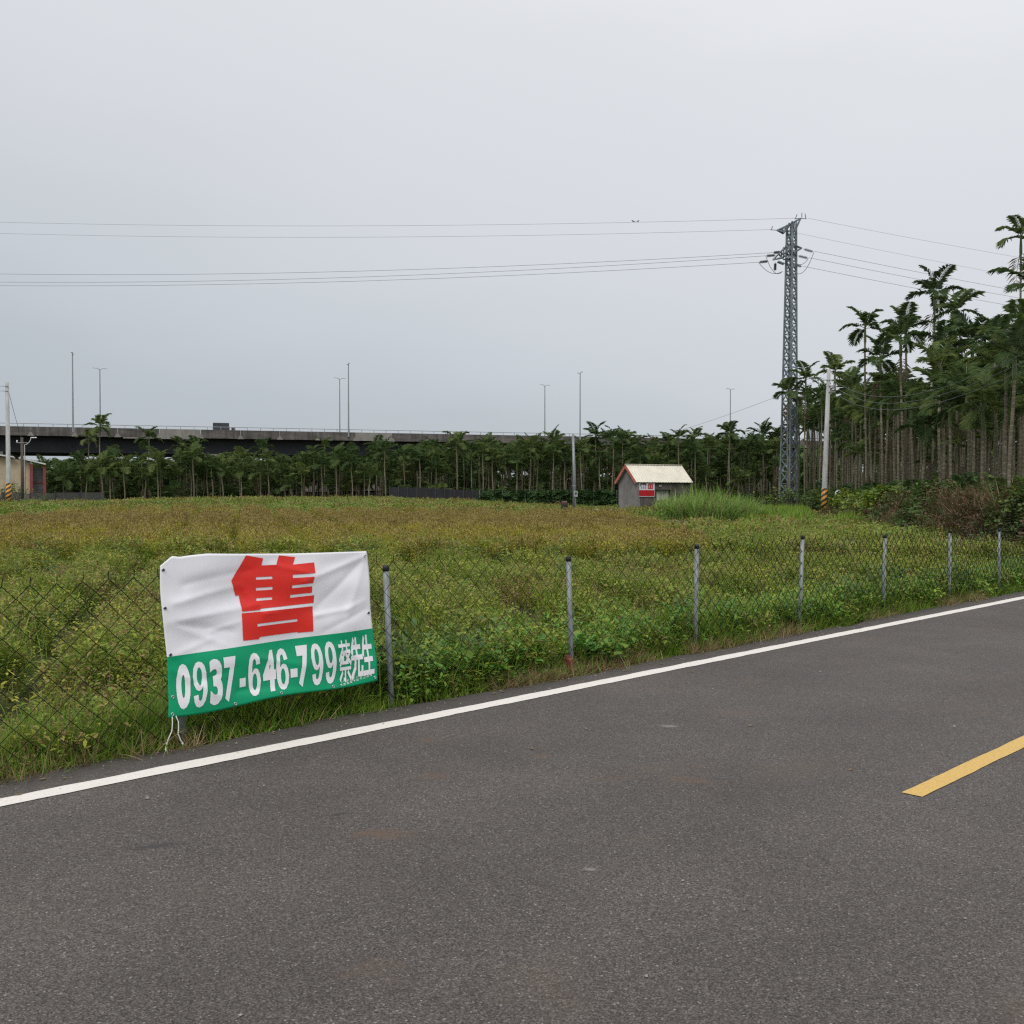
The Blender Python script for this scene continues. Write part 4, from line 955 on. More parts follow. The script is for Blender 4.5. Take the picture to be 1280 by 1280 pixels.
mb = MB(); mb.box(((sx0 + sx1) / 2, .62, shz / 2), (sx1 - sx0, .06, shz)); sh_ = mb.build('roller_shutter', m_shtr, barn)
sm_ = MB(); sm_.box((0, 0, 0), (sx1 - sx0, .05, .26)); sme = sm_.mesh('shutter_slat', m_shtr)
for k in range(int(shz / .28)): link('shutter_slat', sme, sh_, ((sx0 + sx1) / 2, .565, .2 + k * .28))
for k in (.33, .62): 
    mb = MB(); mb.box(((sx0 + sx1) / 2, .50, shz * k), (sx1 - sx0, .06, .10)); mb.build('rail', m_rpost, barn)
mb = MB(); mb.box(((atb(38, FD) + atb(58, FD)) / 2, 2.2, .0), (atb(57, FD) - atb(39, FD), 3.2, .1)); mb.build('inner_floor', m_conc, barn)
mb = MB(); mb.box((atb(56.8, FD), 2.2, shz / 2), (.15, 3.8, shz)); mb.build('side_wall', m_shtr, barn)
# low wall of red block and wire fence in front of it
m_rw = rough_mat('red_block', (.055, .026, .024), (.12, .06, .055), 1.2, .95)
def wall_thing(name, p, q, h, th, m, label, cat, seg=None, part='panel', z=None):
    p, q = Vector((p[0], p[1], 0)), Vector((q[0], q[1], 0)); d = (q - p); L_ = d.length; n = max(1, round(L_ / (seg or L_)))
    t = thing(name, (p.x, p.y, 0), label, cat, None, math.atan2(d.y, d.x)); me = None
    for k in range(n):
        c = p + d * ((k + .5) / n)
        if me is None:
            mb = MB(); mb.box((0, 0, h / 2 - .1), (L_ / n - .03, th, h + .2)); me = mb.mesh(part, m)
        link(part, me, t, (L_ * (k + .5) / n, 0, g1(c.x, c.y) if z is None else z))
    return t, L_, n
wall_thing('garden_wall', (at(40, 112), 112), (at(150, 113), 113), 1.5, .2, m_rw, 'low dark red block wall between farm building and first palms', 'wall', 2.9, 'wall_panel')
m_net, nt, b = mat('grey_fence_net')
mp = mapped(nt, (7, 7, 7)); tcn = N(nt, 'ShaderNodeTexCoord')
b.inputs['Base Color'].default_value = (.10, .10, .095, 1); b.inputs['Roughness'].default_value = .8
trn = N(nt, 'ShaderNodeBsdfTransparent'); mx = N(nt, 'ShaderNodeMixShader'); mx.inputs[0].default_value = .5
nt.links.new(trn.outputs[0], mx.inputs[1]); nt.links.new(b.outputs[0], mx.inputs[2]); nt.links.new(mx.outputs[0], nt.nodes['Material Output'].inputs[0])
def net_fence(p, q, h, m, m_post, seg, label, name='net_fence', r=.035):
    t, L_, n = wall_thing(name, p, q, h, .02, m, label, 'fence', seg, 'net_panel')
    mb = MB(); mb.tube([(0, 0, -.3), (0, 0, h + .18)], r, 6); me = mb.mesh('post', m_post)
    for k in range(n + 1):
        f = k / n; link('post', me, t, (L_ * f, -.04, g1(p[0] + (q[0] - p[0]) * f, p[1] + (q[1] - p[1]) * f)))
net_fence((at(-30, 94), 94), (at(130, 103), 103), 1.25, m_net, M['girder'], 2.4, 'low grey wire fence along the left edge of the field before the farm building')
m_bnet = rough_mat('black_shade_net', (.010, .010, .013), (.022, .022, .028), 1, .9, vscale=(3, 3, .3))
net_fence((at(487, 106), 106), (at(615, 104), 104), 1.45, m_bnet, rough_mat('dark_posts', (.04, .035, .03), (.07, .06, .05), 3, .8), .95, 'black shade net fence on thin posts behind the middle of the field', 'shade_net_fence', .04)
# long low livestock shed seen between the trunks
LD = 127.0; lx0, lx1 = at(325, LD), at(489, LD); zb = g1(-20, LD) - .1
t = thing('livestock_shed', (0, LD, zb), 'long low pale-walled shed seen between palm trunks behind the field', 'shed')
m_pale = rough_mat('pale_render', (.16, .15, .14), (.33, .32, .30), .5, .9); m_dk = rough_mat('dark_gap', (.012, .010, .010), (.03, .026, .024), 1, .95)
mb = MB(); mb.box(((lx0 + lx1) / 2, 2.5, .5), (lx1 - lx0, 5, 1.0)); mb.build('wall', m_dk, t)
mb = MB(); mb.box(((lx0 + lx1) / 2, 2.5, 2.55), (lx1 - lx0 + .6, 6, .14)); mb.build('roof', rough_mat('rusty_roof', (.05, .04, .036), (.10, .08, .07), .6, .9), t)
mb0 = MB(); mb0.box((0, -.05, 1.55), (1.5, .12, .75)); me = mb0.mesh('wall_panel', m_pale)
mbp = MB(); mbp.box((0, -.02, 1.25), (.14, .2, 2.5)); mep = mbp.mesh('post', m_dk)
k = 0; x = lx0 + .9
while x < lx1 - .6:
    if rng.random() < .78: link('wall_panel', me, t, (x, 0, rng.uniform(-.12, .1)))
    link('post', mep, t, (x + .9, 0, 0)); x += 1.8

# ================================================================== PALMS
def frond(mb, base, az, el, length, droop, pairs, lw, mi=0, tint=None, ragged=0.0, twist=0.0):
    d = Vector((math.cos(az), math.sin(az), 0)); side = Vector((-d.y, d.x, 0)); p = Vector(base); e = el; n = 12; pts = []; dirs = []
    for i in range(n + 1):
        v = d * math.cos(e) + Vector((0, 0, 1)) * math.sin(e); pts.append(p.copy()); dirs.append(v); p = p + v * (length / n); e -= droop / n * (.4 + 1.3 * i / n)
    mb.tube(pts, [.022 * (1 - .85 * i / n) + .003 for i in range(n + 1)], 4, False, 1, .5)
    for k in range(pairs):
        u = .16 + .84 * k / (pairs - 1); f = u * n; i = min(int(f), n - 1); q = pts[i].lerp(pts[i + 1], f - i); v = dirs[i]; up = side.cross(v)
        if up.z < 0: up = -up
        prof = (math.sin(PI * min(1, (u * .86 + .10))) ** .7)
        for sg in (-1, 1):
            if random.random() < ragged: continue
            ll = length * .40 * prof * random.uniform(.62, 1.15); fw = .32 + .6 * u + random.gauss(0, .09)
            ld = (side * sg * 1.0 + v * fw + up * (.40 - .25 * u + random.gauss(0, .10)) + Vector((0, 0, random.uniform(-.24, .04)))).normalized()
            w = lw * random.uniform(.7, 1.2); wv = v - ld * v.dot(ld); wv.normalize()
            m_ = q + ld * ll * .55 ; tip = q + ld * ll + Vector((0, 0, -ll * (.16 + .18 * random.random())))
            tt = random.random() if tint is None else tint + random.uniform(-.2, .2)
            mb.add([q, m_ - wv * w, tip, m_ + wv * w], [(0, 1, 2), (0, 2, 3)], mi, tt)
def crown_mesh(name, nf, L_, spread, pairs, lw, seed, droop=1.5):
    random.seed(seed); mb = MB()
    for k in range(nf):
        f = k / max(1, nf - 1); az = k * 2.399 + random.uniform(-.25, .25); el = R(84) - f * spread + random.uniform(-.1, .1)
        frond(mb, (0.03 * math.cos(az), .03 * math.sin(az), .05 - .12 * f), az, el, L_ * random.uniform(.85, 1.1) * (1 - .1 * f), droop * random.uniform(.75, 1.15), pairs, lw)
    return mb.mesh(name, [M['palm'], M['palm_rib']])
M['palm_rib'] = rough_mat('palm_rib', (.05, .07, .02), (.10, .11, .035), 5, .6)
m, nt, b = mat('palm_trunk')
gp = N(nt, 'ShaderNodeSeparateXYZ'); nt.links.new(pos(nt), gp.inputs[0])
oi = N(nt, 'ShaderNodeObjectInfo').outputs['Random']
ring = mth(nt, 'FRACT', mth(nt, 'ADD', mth(nt, 'MULTIPLY', gp.outputs[2], 5.2), mth(nt, 'MULTIPLY', oi, 7.3)))
rg = ramp(nt, [(.0, (1.5, 1.5, 1.5)), (.16, (1.35, 1.35, 1.35)), (.22, (.85, .85, .85)), (1, (.95, .95, .95))], ring).outputs[0]
c = ramp(nt, [(.3, (.105, .09, .058)), (.55, (.19, .168, .115)), (.75, (.30, .275, .21))], noise(nt, 4, 5)).outputs[0]
c = mixc(nt, mth(nt, 'MULTIPLY', oi, .35), c, (.10, .075, .055))
nt.links.new(mixc(nt, 1, c, rg, 'MULTIPLY'), b.inputs['Base Color']); b.inputs['Roughness'].default_value = .9
M['trunk'] = m
M['shaft'] = rough_mat('crown_shaft', (.06, .10, .025), (.13, .16, .05), 3, .45)
random.seed(3)
CROWNS = [crown_mesh('crown', nf, L_, R(sp), 40, .019, 20 + i, dr * .9) for i, (nf, L_, sp, dr) in enumerate([(8, 1.7, 74, 1.3), (9, 1.8, 92, 1.5), (7, 1.65, 66, 1.1), (10, 1.85, 100, 1.4), (8, 1.7, 82, 1.8), (9, 1.65, 94, 1.2)])]
SPARSE = [crown_mesh('crown', nf, L_, R(sp), 46, .026, 50 + i, dr) for i, (nf, L_, sp, dr) in enumerate([(8, 1.7, 92, 1.3), (7, 1.7, 88, 1.6), (9, 1.65, 112, 1.55)])]
TRUNKS = []
for i in range(4):
    mb = MB(); random.seed(90 + i); bx_, by_ = random.uniform(-.012, .012), random.uniform(-.012, .012); ph = random.uniform(0, 6)
    n = 12; mb.tube([(bx_ * math.sin(ph + k * .4) * 8 / 1, by_ * math.cos(ph + k * .35) * 8, (k / n) - (.02 if k == 0 else 0)) for k in range(n + 1)], [.085] + [.066 - .012 * k / n for k in range(n)], 8, False)
    o0 = Vector(mb.v[-4]); TRUNKS.append((mb.mesh('trunk', M['trunk'], True), Vector((bx_ * math.sin(ph + n * .4) * 8, by_ * math.cos(ph + n * .35) * 8, 0))))
mb = MB(); mb.tube([(0, 0, -.95), (0, 0, -.85), (0, 0, -.5), (0, 0, .02), (0, 0, .2)], [.060, .085, .078, .05, .02], 8, False); SHAFT = mb.mesh('crown_shaft', M['shaft'], True)
DEAD = []
for i in range(3):
    random.seed(70 + i); mb = MB()
    for k in range(1 + i % 2):
        frond(mb, (.04, 0, -.85), random.uniform(0, 6.3), R(-66), 1.35 + .2 * i, .5, 18, .016, 0, None, .2)
    DEAD.append(mb.mesh('dead_frond', [M['palm_dry'], M['palm_dry']]))
_palm_n = 0
def palm(x, y, h, label, group, crowns=CROWNS, scale=1.0, dead=None):
    """h: height of the crown base above the ground"""
    global _palm_n; _palm_n += 1
    z = g1(x, y); t = thing('areca_palm', (x, y, z), label, 'palm', group, rng.uniform(0, 2 * PI))
    tm, off = TRUNKS[int(rng.integers(0, 4))]
    o = link('trunk', tm, t); o.scale = (1, 1, h)
    c = link('crown', crowns[int(rng.integers(0, len(crowns)))], t, (off.x, off.y, h)); c.scale = (scale,) * 3
    c.rotation_euler = (rng.normal(0, .06), rng.normal(0, .06), 0)
    link('crown_shaft', SHAFT, t, (off.x, off.y, h))
    if dead if dead is not None else rng.random() < .4:
        d = link('dead_frond', DEAD[int(rng.integers(0, 3))], t, (off.x, off.y, h)); d.rotation_euler = (0, 0, rng.uniform(0, 6.3))
    return t
# the palms one can name, standing clear of the rest
NAMED = [(1273, 296, 56, 1.0, 'tallest areca palm, standing alone against the sky at the right edge', True),
         (1166, 366, 57, 1.05, 'tall areca palm with hanging dead frond, left of a twin crown above the grove', True),
         (1194, 388, 55, 1.0, 'tall areca palm touching its left neighbour high above the grove', True),
         (1081, 408, 62, 1.0, 'slender palm with round tuft standing clear left of the tall pair', False),
         (1130, 411, 58, 1.0, 'slender palm with wide drooping tuft between the lone tuft and the tall pair', False),
         (1101, 447, 60, 1.0, 'shorter palm with arching leaves under the two slender palms', True),
         (1043, 463, 84, 1.1, 'palm whose tuft shows just above the concrete pole top', True),
         (1006, 472, 92, 1.1, 'palm with its tuft just right of the lattice pylon', True),
         (985, 489, 92, 1.15, 'palm whose crown crosses the shaft of the lattice pylon', True),
         (1213, 428, 50, 1.25, 'full crowned palm with skirt of leaves right below the tall twin', True),
         (1178, 436, 52, 1.2, 'bushy palm below the tallest twin palms in the grove', True),
         (1254, 446, 46, 1.3, 'bushy palm at the right edge with broad drooping crown', True),
         (126, 531, 110, 1.1, 'tall thin palm with its tuft above the overpass parapet at left', False),
         (112, 546, 112, .9, 'palm with small dark tuft against the overpass left of the tall thin one', False),
         (186, 546, 112, 1.1, 'palm whose dense dark tuft reaches the overpass parapet, left of field centre', False),
         (141, 566, 112, .8, 'palm with yellowing drooping tuft right of the tall thin palm', True),
         (226, 556, 111, .9, 'palm with pale trunk showing against the dark girder, left one of a pair', False),
         (246, 556, 111, .9, 'palm with pale trunk showing against the dark girder, right one of a pair', False),
         (328, 560, 111, 1.0, 'palm standing a head above its neighbours above the banner top', False),
         (406, 556, 112, .9, 'palm with thin trunk against the girder, above the right half of the banner', False),
         (745, 543, 112, 1.1, 'lone palm tuft rising above the overpass line right of the grey pole', True),
         (782, 550, 114, 1.1, 'palm tuft breaking the overpass line just left of the hut ridge', False),
         (836, 553, 114, 1.1, 'palm tuft breaking the overpass line above the hut roof', False),
         (912, 541, 108, 1.2, 'dark palm tuft in front of the lone faint lamp post', True)]
occupied = []
for (px, py, d, sc_, lb, dd) in NAMED:
    x = at(px, d); h = hz(py + 2, d) - g1(x, d); palm(x, d, h, lb, None, SPARSE, sc_, dd); occupied.append((x, d))
def free(x, y, r):
    for (a, c_) in occupied:
        if (a - x) ** 2 + (c_ - y) ** 2 < r * r: return False
    return True
def inside_frame(x, y, m=40): return -m < 640 + 1280 * x / y < 1280 + m
# right-hand grove: planted close together behind the overgrown wall
cand = []
for y in np.arange(33, 118, 2.0):
    for k in range(24):
        x = wallx(y) + 2.0 + k * 2.0 + rng.normal(0, .25); yy = y + rng.normal(0, .3)
        if not inside_frame(x, yy, 90) or abs(x - PX) < 1.4 and abs(yy - PZ) < 1.4: continue
        cand.append((x, yy, k))
cand.sort(key=lambda c: c[2] * 1.0 + (c[1] - 30) * .05)
stuff_palms = []; nR = 0
RMARK = [(940, 'left of the pylon'), (985, 'between pylon and concrete pole'), (1032, 'just right of the concrete pole'), (1081, 'under the slender round tuft'), (1112, 'under the two slender palms'),
         (1148, 'left below the tall twin palms'), (1180, 'right below the tall twin palms'), (1205, 'above the bright young palm'), (1235, 'left of the tallest palm'), (1262, 'below the tallest palm'), (1400, '')]
BMARK = [(40, 'right of the cream building'), (100, 'around the tall thin palm'), (150, 'left of the dense dark tuft'), (200, 'around the two pale trunks'), (262, 'left above the banner'), (310, 'above the red character'), (370, 'below the near lamp pair'),
         (450, 'above the banner right end'), (500, 'behind the black net fence'), (560, 'above the fence end'), (620, 'above the left end of the hedge'), (672, 'left of the slim grey pole'), (718, 'right of the slim grey pole'),
         (765, 'behind the hut'), (850, 'above the reeds'), (905, 'around the faint lamp post'), (940, 'left of the pylon'), (1400, '')]
def where(marks, px):
    for (a_, w), (b_, _) in zip(marks[:-1], marks[1:]):
        if px < b_: return w
    return marks[-2][1]
def palm_label(place, h, hm, dead):
    look = 'tall' if h > hm + .55 else 'short' if h < hm - .8 else 'middling'
    return look + (' palm with dead frond, ' if dead else ' palm, ') + place
for (x, y, k) in cand:
    if not free(x, y, .9): continue
    hm = 5.6 + .055 * (y - 35)
    h = max(3.4, hm + rng.normal(0, .75) + (rng.random() < .10) * 1.5 - (rng.random() < .22) * rng.uniform(1, 3))
    px = 640 + 1280 * x / y
    if nR < 150 and inside_frame(x, y, 15) and k < 5:
        nR += 1; dead = bool(rng.random() < .25)
        palm(x, y, h, palm_label(('front' if k < 2 else 'inner') + ' rank of right grove, ' + where(RMARK, px), h, hm, dead), 'palms of the right grove', CROWNS, rng.uniform(.75, 1.05), dead)
    else: stuff_palms.append((x, y, h * .94))
# grove behind the field, under the overpass
cand = []
for y in np.arange(108, 150, 2.0):
    for x in np.arange(at(40, y), min(at(975, y), wallx(y) + 1), 1.7):
        xx, yy = x + rng.normal(0, .35), y + rng.normal(0, .35)
        px = 640 + 1280 * xx / yy
        if px < 66 and yy < 118: continue
        cand.append((xx, yy))
nB = 0
for (x, y) in cand:
    if not free(x, y, .8): continue
    px = 640 + 1280 * x / y
    hm = float(np.interp(px, [60, 300, 480, 540, 640, 800, 900, 975], [3.7, 3.7, 4.1, 5.4, 6.1, 6.1, 6.4, 7.2]))
    h = hm + rng.normal(0, .6) - (rng.random() < .45) * rng.uniform(.5, .6 * hm)
    if 486 < px < 640 and y < 111: continue
    if nB < 300 - 24 - nR and y < 113.5 and inside_frame(x, y, 0):
        nB += 1; dead = bool(rng.random() < .15)
        palm(x, y, h, palm_label('in the back grove ' + where(BMARK, px), h, hm, dead), 'palms of the back grove', CROWNS, rng.uniform(.8, 1.15), dead)
    elif rng.random() < .85: stuff_palms.append((x, y, h * rng.uniform(.9, 1.03)))
def joined(cr, tm, hh):
    bm = bmesh.new(); bm.from_mesh(cr); bmesh.ops.translate(bm, vec=(0, 0, hh), verts=bm.verts)
    b2 = bpy.data.meshes.new('t'); b3 = bmesh.new(); b3.from_mesh(tm); bmesh.ops.scale(b3, vec=(1, 1, hh), verts=b3.verts)
    for f in b3.faces: f.material_index = 2
    b3.to_mesh(b2); b3.free(); bm.from_mesh(b2); me = bpy.data.meshes.new('grove_palm'); bm.to_mesh(me); bm.free()
    for m_ in (M['palm'], M['palm_rib'], M['trunk']): me.materials.append(m_)
    return me
JP = [joined(c, TRUNKS[i % 4][0], 8.0) for i, c in enumerate(CROWNS)]
A = np.array(stuff_palms); n = len(A)
scatter('palm_grove', np.stack([A[:, 0], A[:, 1], G(A[:, 0], A[:, 1]) + (A[:, 2] - 8.0)], 1), np.stack([np.zeros(n), np.zeros(n), rng.uniform(0, 6.3, n)], 1), np.ones((n, 3)), rng.integers(0, len(JP), n), JP,
        'dark mass of areca palms deeper inside the groves', 'palms')

# ================================================================== UNDERGROWTH, HEDGES, SHRUBS
random.seed(11)
BUSH = [weed_proto(110, .8, 1.3, .34, [M['bush'], M['drybush']], 'undergrowth_clump', .08, 8, .45) for _ in range(3)]
YOUNG = []
for i in range(3):       # seedling palms: fronds from the ground
    random.seed(130 + i); mb = MB()
    for k in range(9): frond(mb, (0, 0, .1), k * 2.4, R(80 - 5 * k), 1.7, 1.3, 22, .04)
    YOUNG.append(mb.mesh('seedling_palm', [M['palm'], M['palm_rib']]))
xx, yy, ss = [], [], []
for _ in range(2600):
    y = rng.uniform(30, 122); x = wallx(y) + 1.6 + rng.gamma(1.3, 5)
    if inside_frame(x, y, 60): xx.append(x); yy.append(y)
for _ in range(1500):
    y = rng.uniform(111, 152); x = rng.uniform(at(30, y), min(at(985, y), wallx(y)))
    if 320 < 640 + 1280 * x / y < 490 and y < 128: continue
    xx.append(x); yy.append(y)
xx, yy = np.array(xx), np.array(yy)
sow('undergrowth', xx, yy, BUSH + YOUNG, .6, 1.45, 'dark bushes and seedling palms growing between the grove trunks', 'undergrowth')
# far tree belt that closes the view under and beyond the overpass
random.seed(17)
FAR = [weed_proto(120, 2.2, 5.0, 1.1, [M['bush'], M['drybush']], 'far_tree', .05, 9, .5) for _ in range(3)]
yy = rng.uniform(150, 175, 420); xx = rng.uniform(-112, 60, 420)
yy2 = rng.uniform(238, 330, 500); xx2 = rng.uniform(-220, 200, 500)
xx3, yy3 = [], []
for _ in range(900):
    y = rng.uniform(40, 190); x = wallx(y) + rng.uniform(46, 75) + .15 * y
    if y < 120 or x > 60: xx3.append(x); yy3.append(y)
yy4 = rng.uniform(150, 175, 160); xx4 = rng.uniform(28, 110, 160)
AX, AY = np.r_[xx, xx2, xx3, xx4], np.r_[yy, yy2, yy3, yy4]; fz = np.r_[np.ones(920), np.full(len(xx3) + 160, 1.7)] * rng.uniform(.8, 1.2, len(AX))
sow('far_woods', AX, AY, FAR, .75, 1.15, zs=fz, label='dark green belt of far trees beneath and beyond the overpass', cat='woods')
# seedling palms that stand out in front of the right grove
for (px, d, sc_, lb) in [(1222, 40, 1.25, 'bright green young palm with fronds from the ground among the right trunks'), (1196, 39, .9, 'smaller young palm low in front of the right trunks left of the bright one'), (1246, 37, 1.05, 'dark young palm rising from the dry creepers at the right edge')]:
    x = at(px, d); t = thing('young_palm', (x, d, g1(x, d) + .3), lb, 'palm', None, rng.uniform(0, 6)); o = link('fronds', YOUNG[int(rng.integers(0, 3))], t); o.scale = (sc_, sc_, sc_ * 1.25)
    mb = MB(); mb.tube([(0, 0, -.5), (0, 0, .3)], [.12, .08], 8); mb.build('stem', M['trunk'], t)
# overgrown wall along the right of the field
wall = thing('overgrown_wall', (wallx(21), 21, 0), 'low wall smothered in green and dry brown creeper in front of the right grove', 'wall', None, math.atan2(1, WK))
WL = math.hypot(61 - 21, WK * (61 - 21)); nseg = 15
mb = MB(); mb.box((0, 0, .45), (WL / nseg - .04, .18, 1.3)); wme = mb.mesh('wall_panel', rough_mat('mossy_block', (.045, .04, .034), (.11, .10, .085), 1.5, .95))
for k in range(nseg):
    p = WL * (k + .5) / nseg; yv = 21 + p / WL * 40; link('wall_panel', wme, wall, (p, 0, g1(wallx(yv), yv)))
random.seed(23)
CREEP = [weed_proto(90, .42, .5, .13, [M['bush'], M['drybush']], 'creeper_clump', .25, 8, .7) for _ in range(2)]
CREEPD = [weed_proto(90, .42, .5, .11, [M['drybush'], M['bush']], 'dry_creeper_clump', .15, 8, .3), grass_proto(60, .4, .7, .02, [M['drybush'], M['bush']], 'dry_creeper_clump', 1.1, .6, 3, .15)]
CREEPG = [weed_proto(90, .42, .5, .14, [M['weed'], M['bush']], 'green_creeper_clump', .3, 8, .75)]
n = 2400; fy = rng.uniform(20, 62, n); tz = rng.random(n); px_ = 640 + 1280 * wallx(fy) / fy
ht = 1.15 + .75 * vn(fy, fy * 0, 3.2) + .5 * vn(fy, fy, 1.3) - .35
off = -.1 - (1 - tz) ** 1.5 * (.35 + 1.0 * vn(fy, fy * 0 + 50, 4)) + rng.normal(0, .12, n)
cx = wallx(fy) + off; cz = G(cx, fy) + tz * ht - .15
gz_ = vn(fy, tz * 1.2 + 4, 2.4, 3); kind = np.where((fy > 46) & (tz > .5) & (fy < 62), 4, np.where((gz_ + .1 * rng.normal(0, 1, n)) > .52, rng.integers(0, 2, n), rng.integers(2, 4, n)))
n_ = len(fy); s = rng.uniform(.7, 1.3, n_)
o = scatter('creeper', np.stack([cx, fy, cz], 1), np.stack([rng.normal(0, .3, n_), rng.normal(0, .3, n_), rng.uniform(0, 6.3, n_)], 1), np.stack([s] * 3, 1), kind, CREEP + CREEPD + CREEPG)
o.parent = wall; o.matrix_parent_inverse = (Matrix.Translation(wall.location) @ Matrix.Rotation(wall.rotation_euler.z, 4, 'Z')).inverted()
o['kind'] = 'stuff'
# back hedge with a pale top wire
hd = thing('hedge', (at(600, 103), 103, 0), 'long clipped dark green hedge behind the grey pole and the hut', 'hedge', None, math.atan2(-1.5, at(800, 101.5) - at(600, 103)))
HLn = math.hypot(at(800, 101.5) - at(600, 103), 1.5)
mb = MB(); mb.box((HLn / 2, .3, .75), (HLn, .7, 1.6)); mb.build('core', rough_mat('hedge_core', (.01, .018, .008), (.02, .035, .014), 3, .9), hd)
random.seed(29); HCL = [weed_proto(80, .3, .34, .12, [M['hedge'], M['bush']], 'hedge_clump', .2, 7, .6)]
n = 900; hx = rng.uniform(0, HLn, n); hzv = rng.uniform(.05, 1.55, n); top = rng.random(n) < .3; hy = np.where(top, rng.uniform(-.1, .6, n), -.08 + rng.normal(0, .04, n)); hzv = np.where(top, 1.52 + rng.normal(0, .05, n), hzv)
o = scatter('foliage', np.stack([hx, hy, hzv], 1), np.stack([rng.normal(0, .5, n), rng.normal(0, .5, n), rng.uniform(0, 6.3, n)], 1), np.stack([rng.uniform(.7, 1.2, n)] * 3, 1), np.zeros(n, int), HCL, parent=hd); o['kind'] = 'stuff'
mb = MB(); mb.tube([(0, -.15, 1.86), (HLn, -.15, 1.86)], .025, 5); mb.build('top_wire', M['wire'], hd)
for k in range(8):
    mb = MB(); mb.tube([(HLn * k / 7, -.15, 0), (HLn * k / 7, -.15, 1.9)], .03, 5); mb.build('post', M['rail'], hd)
# shrubs in front of the pylon foot and beside the concrete pole
random.seed(37)
SHR = [weed_proto(240, .95, 1.5, .22, [M['bush'], M['weed']], 'shrub_leaves', f, 12, .5) for f in (.15, .75)] + [weed_proto(240, .95, 1.4, .18, [M['drybush'], M['bush']], 'shrub_leaves', .3, 12, .4)]
SHL = [(955, 84, 1.05, 1, 'yellow green shrub right of the tall reeds'), (972, 86, .9, 0, 'dark shrub right of the yellow green one'), (991, 84, .95, 2, 'brownish scrubby bush at the foot of the pylon'), (1010, 82, .85, 0, 'dark green bush between the pylon foot and the concrete pole'),
       (1052, 77, 1.0, 2, 'dry brown bush behind and right of the striped pole'), (1016, 88, 1.1, 2, 'dry scrub well behind the striped pole on its left'), (976, 90, 1.45, 0, 'big dark bush hiding the left foot of the pylon'), (998, 91, 1.35, 0, 'big dark bush hiding the right foot of the pylon'), (1035, 84, 1.35, 0, 'tall dark bush directly behind the striped pole'), (936, 92, .9, 0, 'dark bush behind the right end of the reeds'),
       (52, 92, .7, 0, 'dark bush in front of the red pillar of the farm building'), (4, 99, 1.5, 0, 'dark leafy bush in front of the cream wall at the left edge'), (24, 101, 1.5, 0, 'dark bush between the left concrete pole and the brown pole'), (108, 110, 1.0, 2, 'dry brown bush behind the left fence'), (80, 109, .9, 2, 'dry brown bush near the roller shutter')]
mb = MB()
for k in range(6):
    a = k * 1.05; mb.tube([(0, 0, -.1), (.2 * math.cos(a), .2 * math.sin(a), .5), (.55 * math.cos(a), .55 * math.sin(a), 1.1)], [.04, .03, .012], 5, False)
STEMS = mb.mesh('stems', rough_mat('bark', (.05, .04, .03), (.10, .08, .06), 5, .9))
for (px, d, sc_, k, lb) in SHL:
    x = at(px, d); t = thing('shrub', (x, d, g1(x, d)), lb, 'shrub', None, rng.uniform(0, 6)); f_ = link('foliage', SHR[k], t); f_.scale = (sc_ * 1.15, sc_ * 1.15, sc_); link('stems', STEMS, t).scale = (sc_,) * 3
# bag snagged on the wall, bit of box by the reeds, pale kerb across the corner of the field
random.seed(41)
mb = MB(); bmx = bmesh.new(); bmesh.ops.create_icosphere(bmx, subdivisions=3, radius=.22)
for v in bmx.verts: v.co *= 1 + .5 * (float(vn(v.co.x * 3, v.co.y * 3 + v.co.z * 5, .35)) - .5); v.co.z *= 1.15
me = bpy.data.meshes.new('plastic_bag'); bmx.to_mesh(me); bmx.free(); me.materials.append(rough_mat('white_plastic', (.55, .58, .62), (.75, .77, .8), 4, .35))
o = link('plastic_bag', me, None, (at(1048, 66), 66, hz(618, 66))); tag(o, 'crumpled white plastic bag lying on the creeper wall right of the striped pole', 'bag')
kz0, kz1 = Vector((at(1128, 31), 31, 0)), Vector((at(1345, 28.6), 28.6, 0)); d = kz1 - kz0
mb = MB(); mb.box((0, 0, 0), (d.length, .16, .16)); o = bevel(mb.build('concrete_kerb', m_conc), .015, 1); o.location = (kz0 + kz1) / 2 + Vector((0, 0, .12)); o.rotation_euler = (0, 0, math.atan2(d.y, d.x)); tag(o, 'pale narrow concrete kerb crossing the weeds near the creeper wall', 'kerb')
x = at(945, 80); t = thing('wooden_crate', (x, 80, g1(x, 80) + .02), 'small dark wooden crate with red side beyond the right end of the reeds', 'crate')
for k in range(4):
    mb = MB(); mb.box((0, -.28, .10 + k * .2), (.9, .03, .16)); mb.build('slat', rough_mat('dark_wood', (.05, .03, .025), (.10, .055, .045), 5, .9) if k == 0 else bpy.data.materials['dark_wood'], t)
for y in (-.25, .25):
    for x_ in (-.42, .42): 
        mb = MB(); mb.bar((x_, y, 0), (x_, y, .85), .06); mb.build('post', bpy.data.materials['dark_wood'], t)

# ================================================================== FIELD AND VERGE
def wedge(n, y0, y1, m=120, dens=None):
    """even spread over the part of the field in view between two depths"""
    y = np.sqrt(rng.uniform(y0 * y0, y1 * y1, n)); p = rng.uniform(-m, 1280 + m, n); return (p - 640) / 1280 * y, y
def ok_field(x, y, tmin=.75):
    t = to_t(x, y); return (t > tmin) & (x < wallx(y) - .35)
random.seed(51)
def crop_end(x, y):
    return np.interp(640 + 1280 * x / y, [-120, 0, 60, 120, 500, 640, 770, 800, 840, 900, 1400], [36, 38, 43, 50, 51, 53, 55, 42, 27, 20, 19]) + 4.5 * (vn(x, y, 5, 31) - .5)
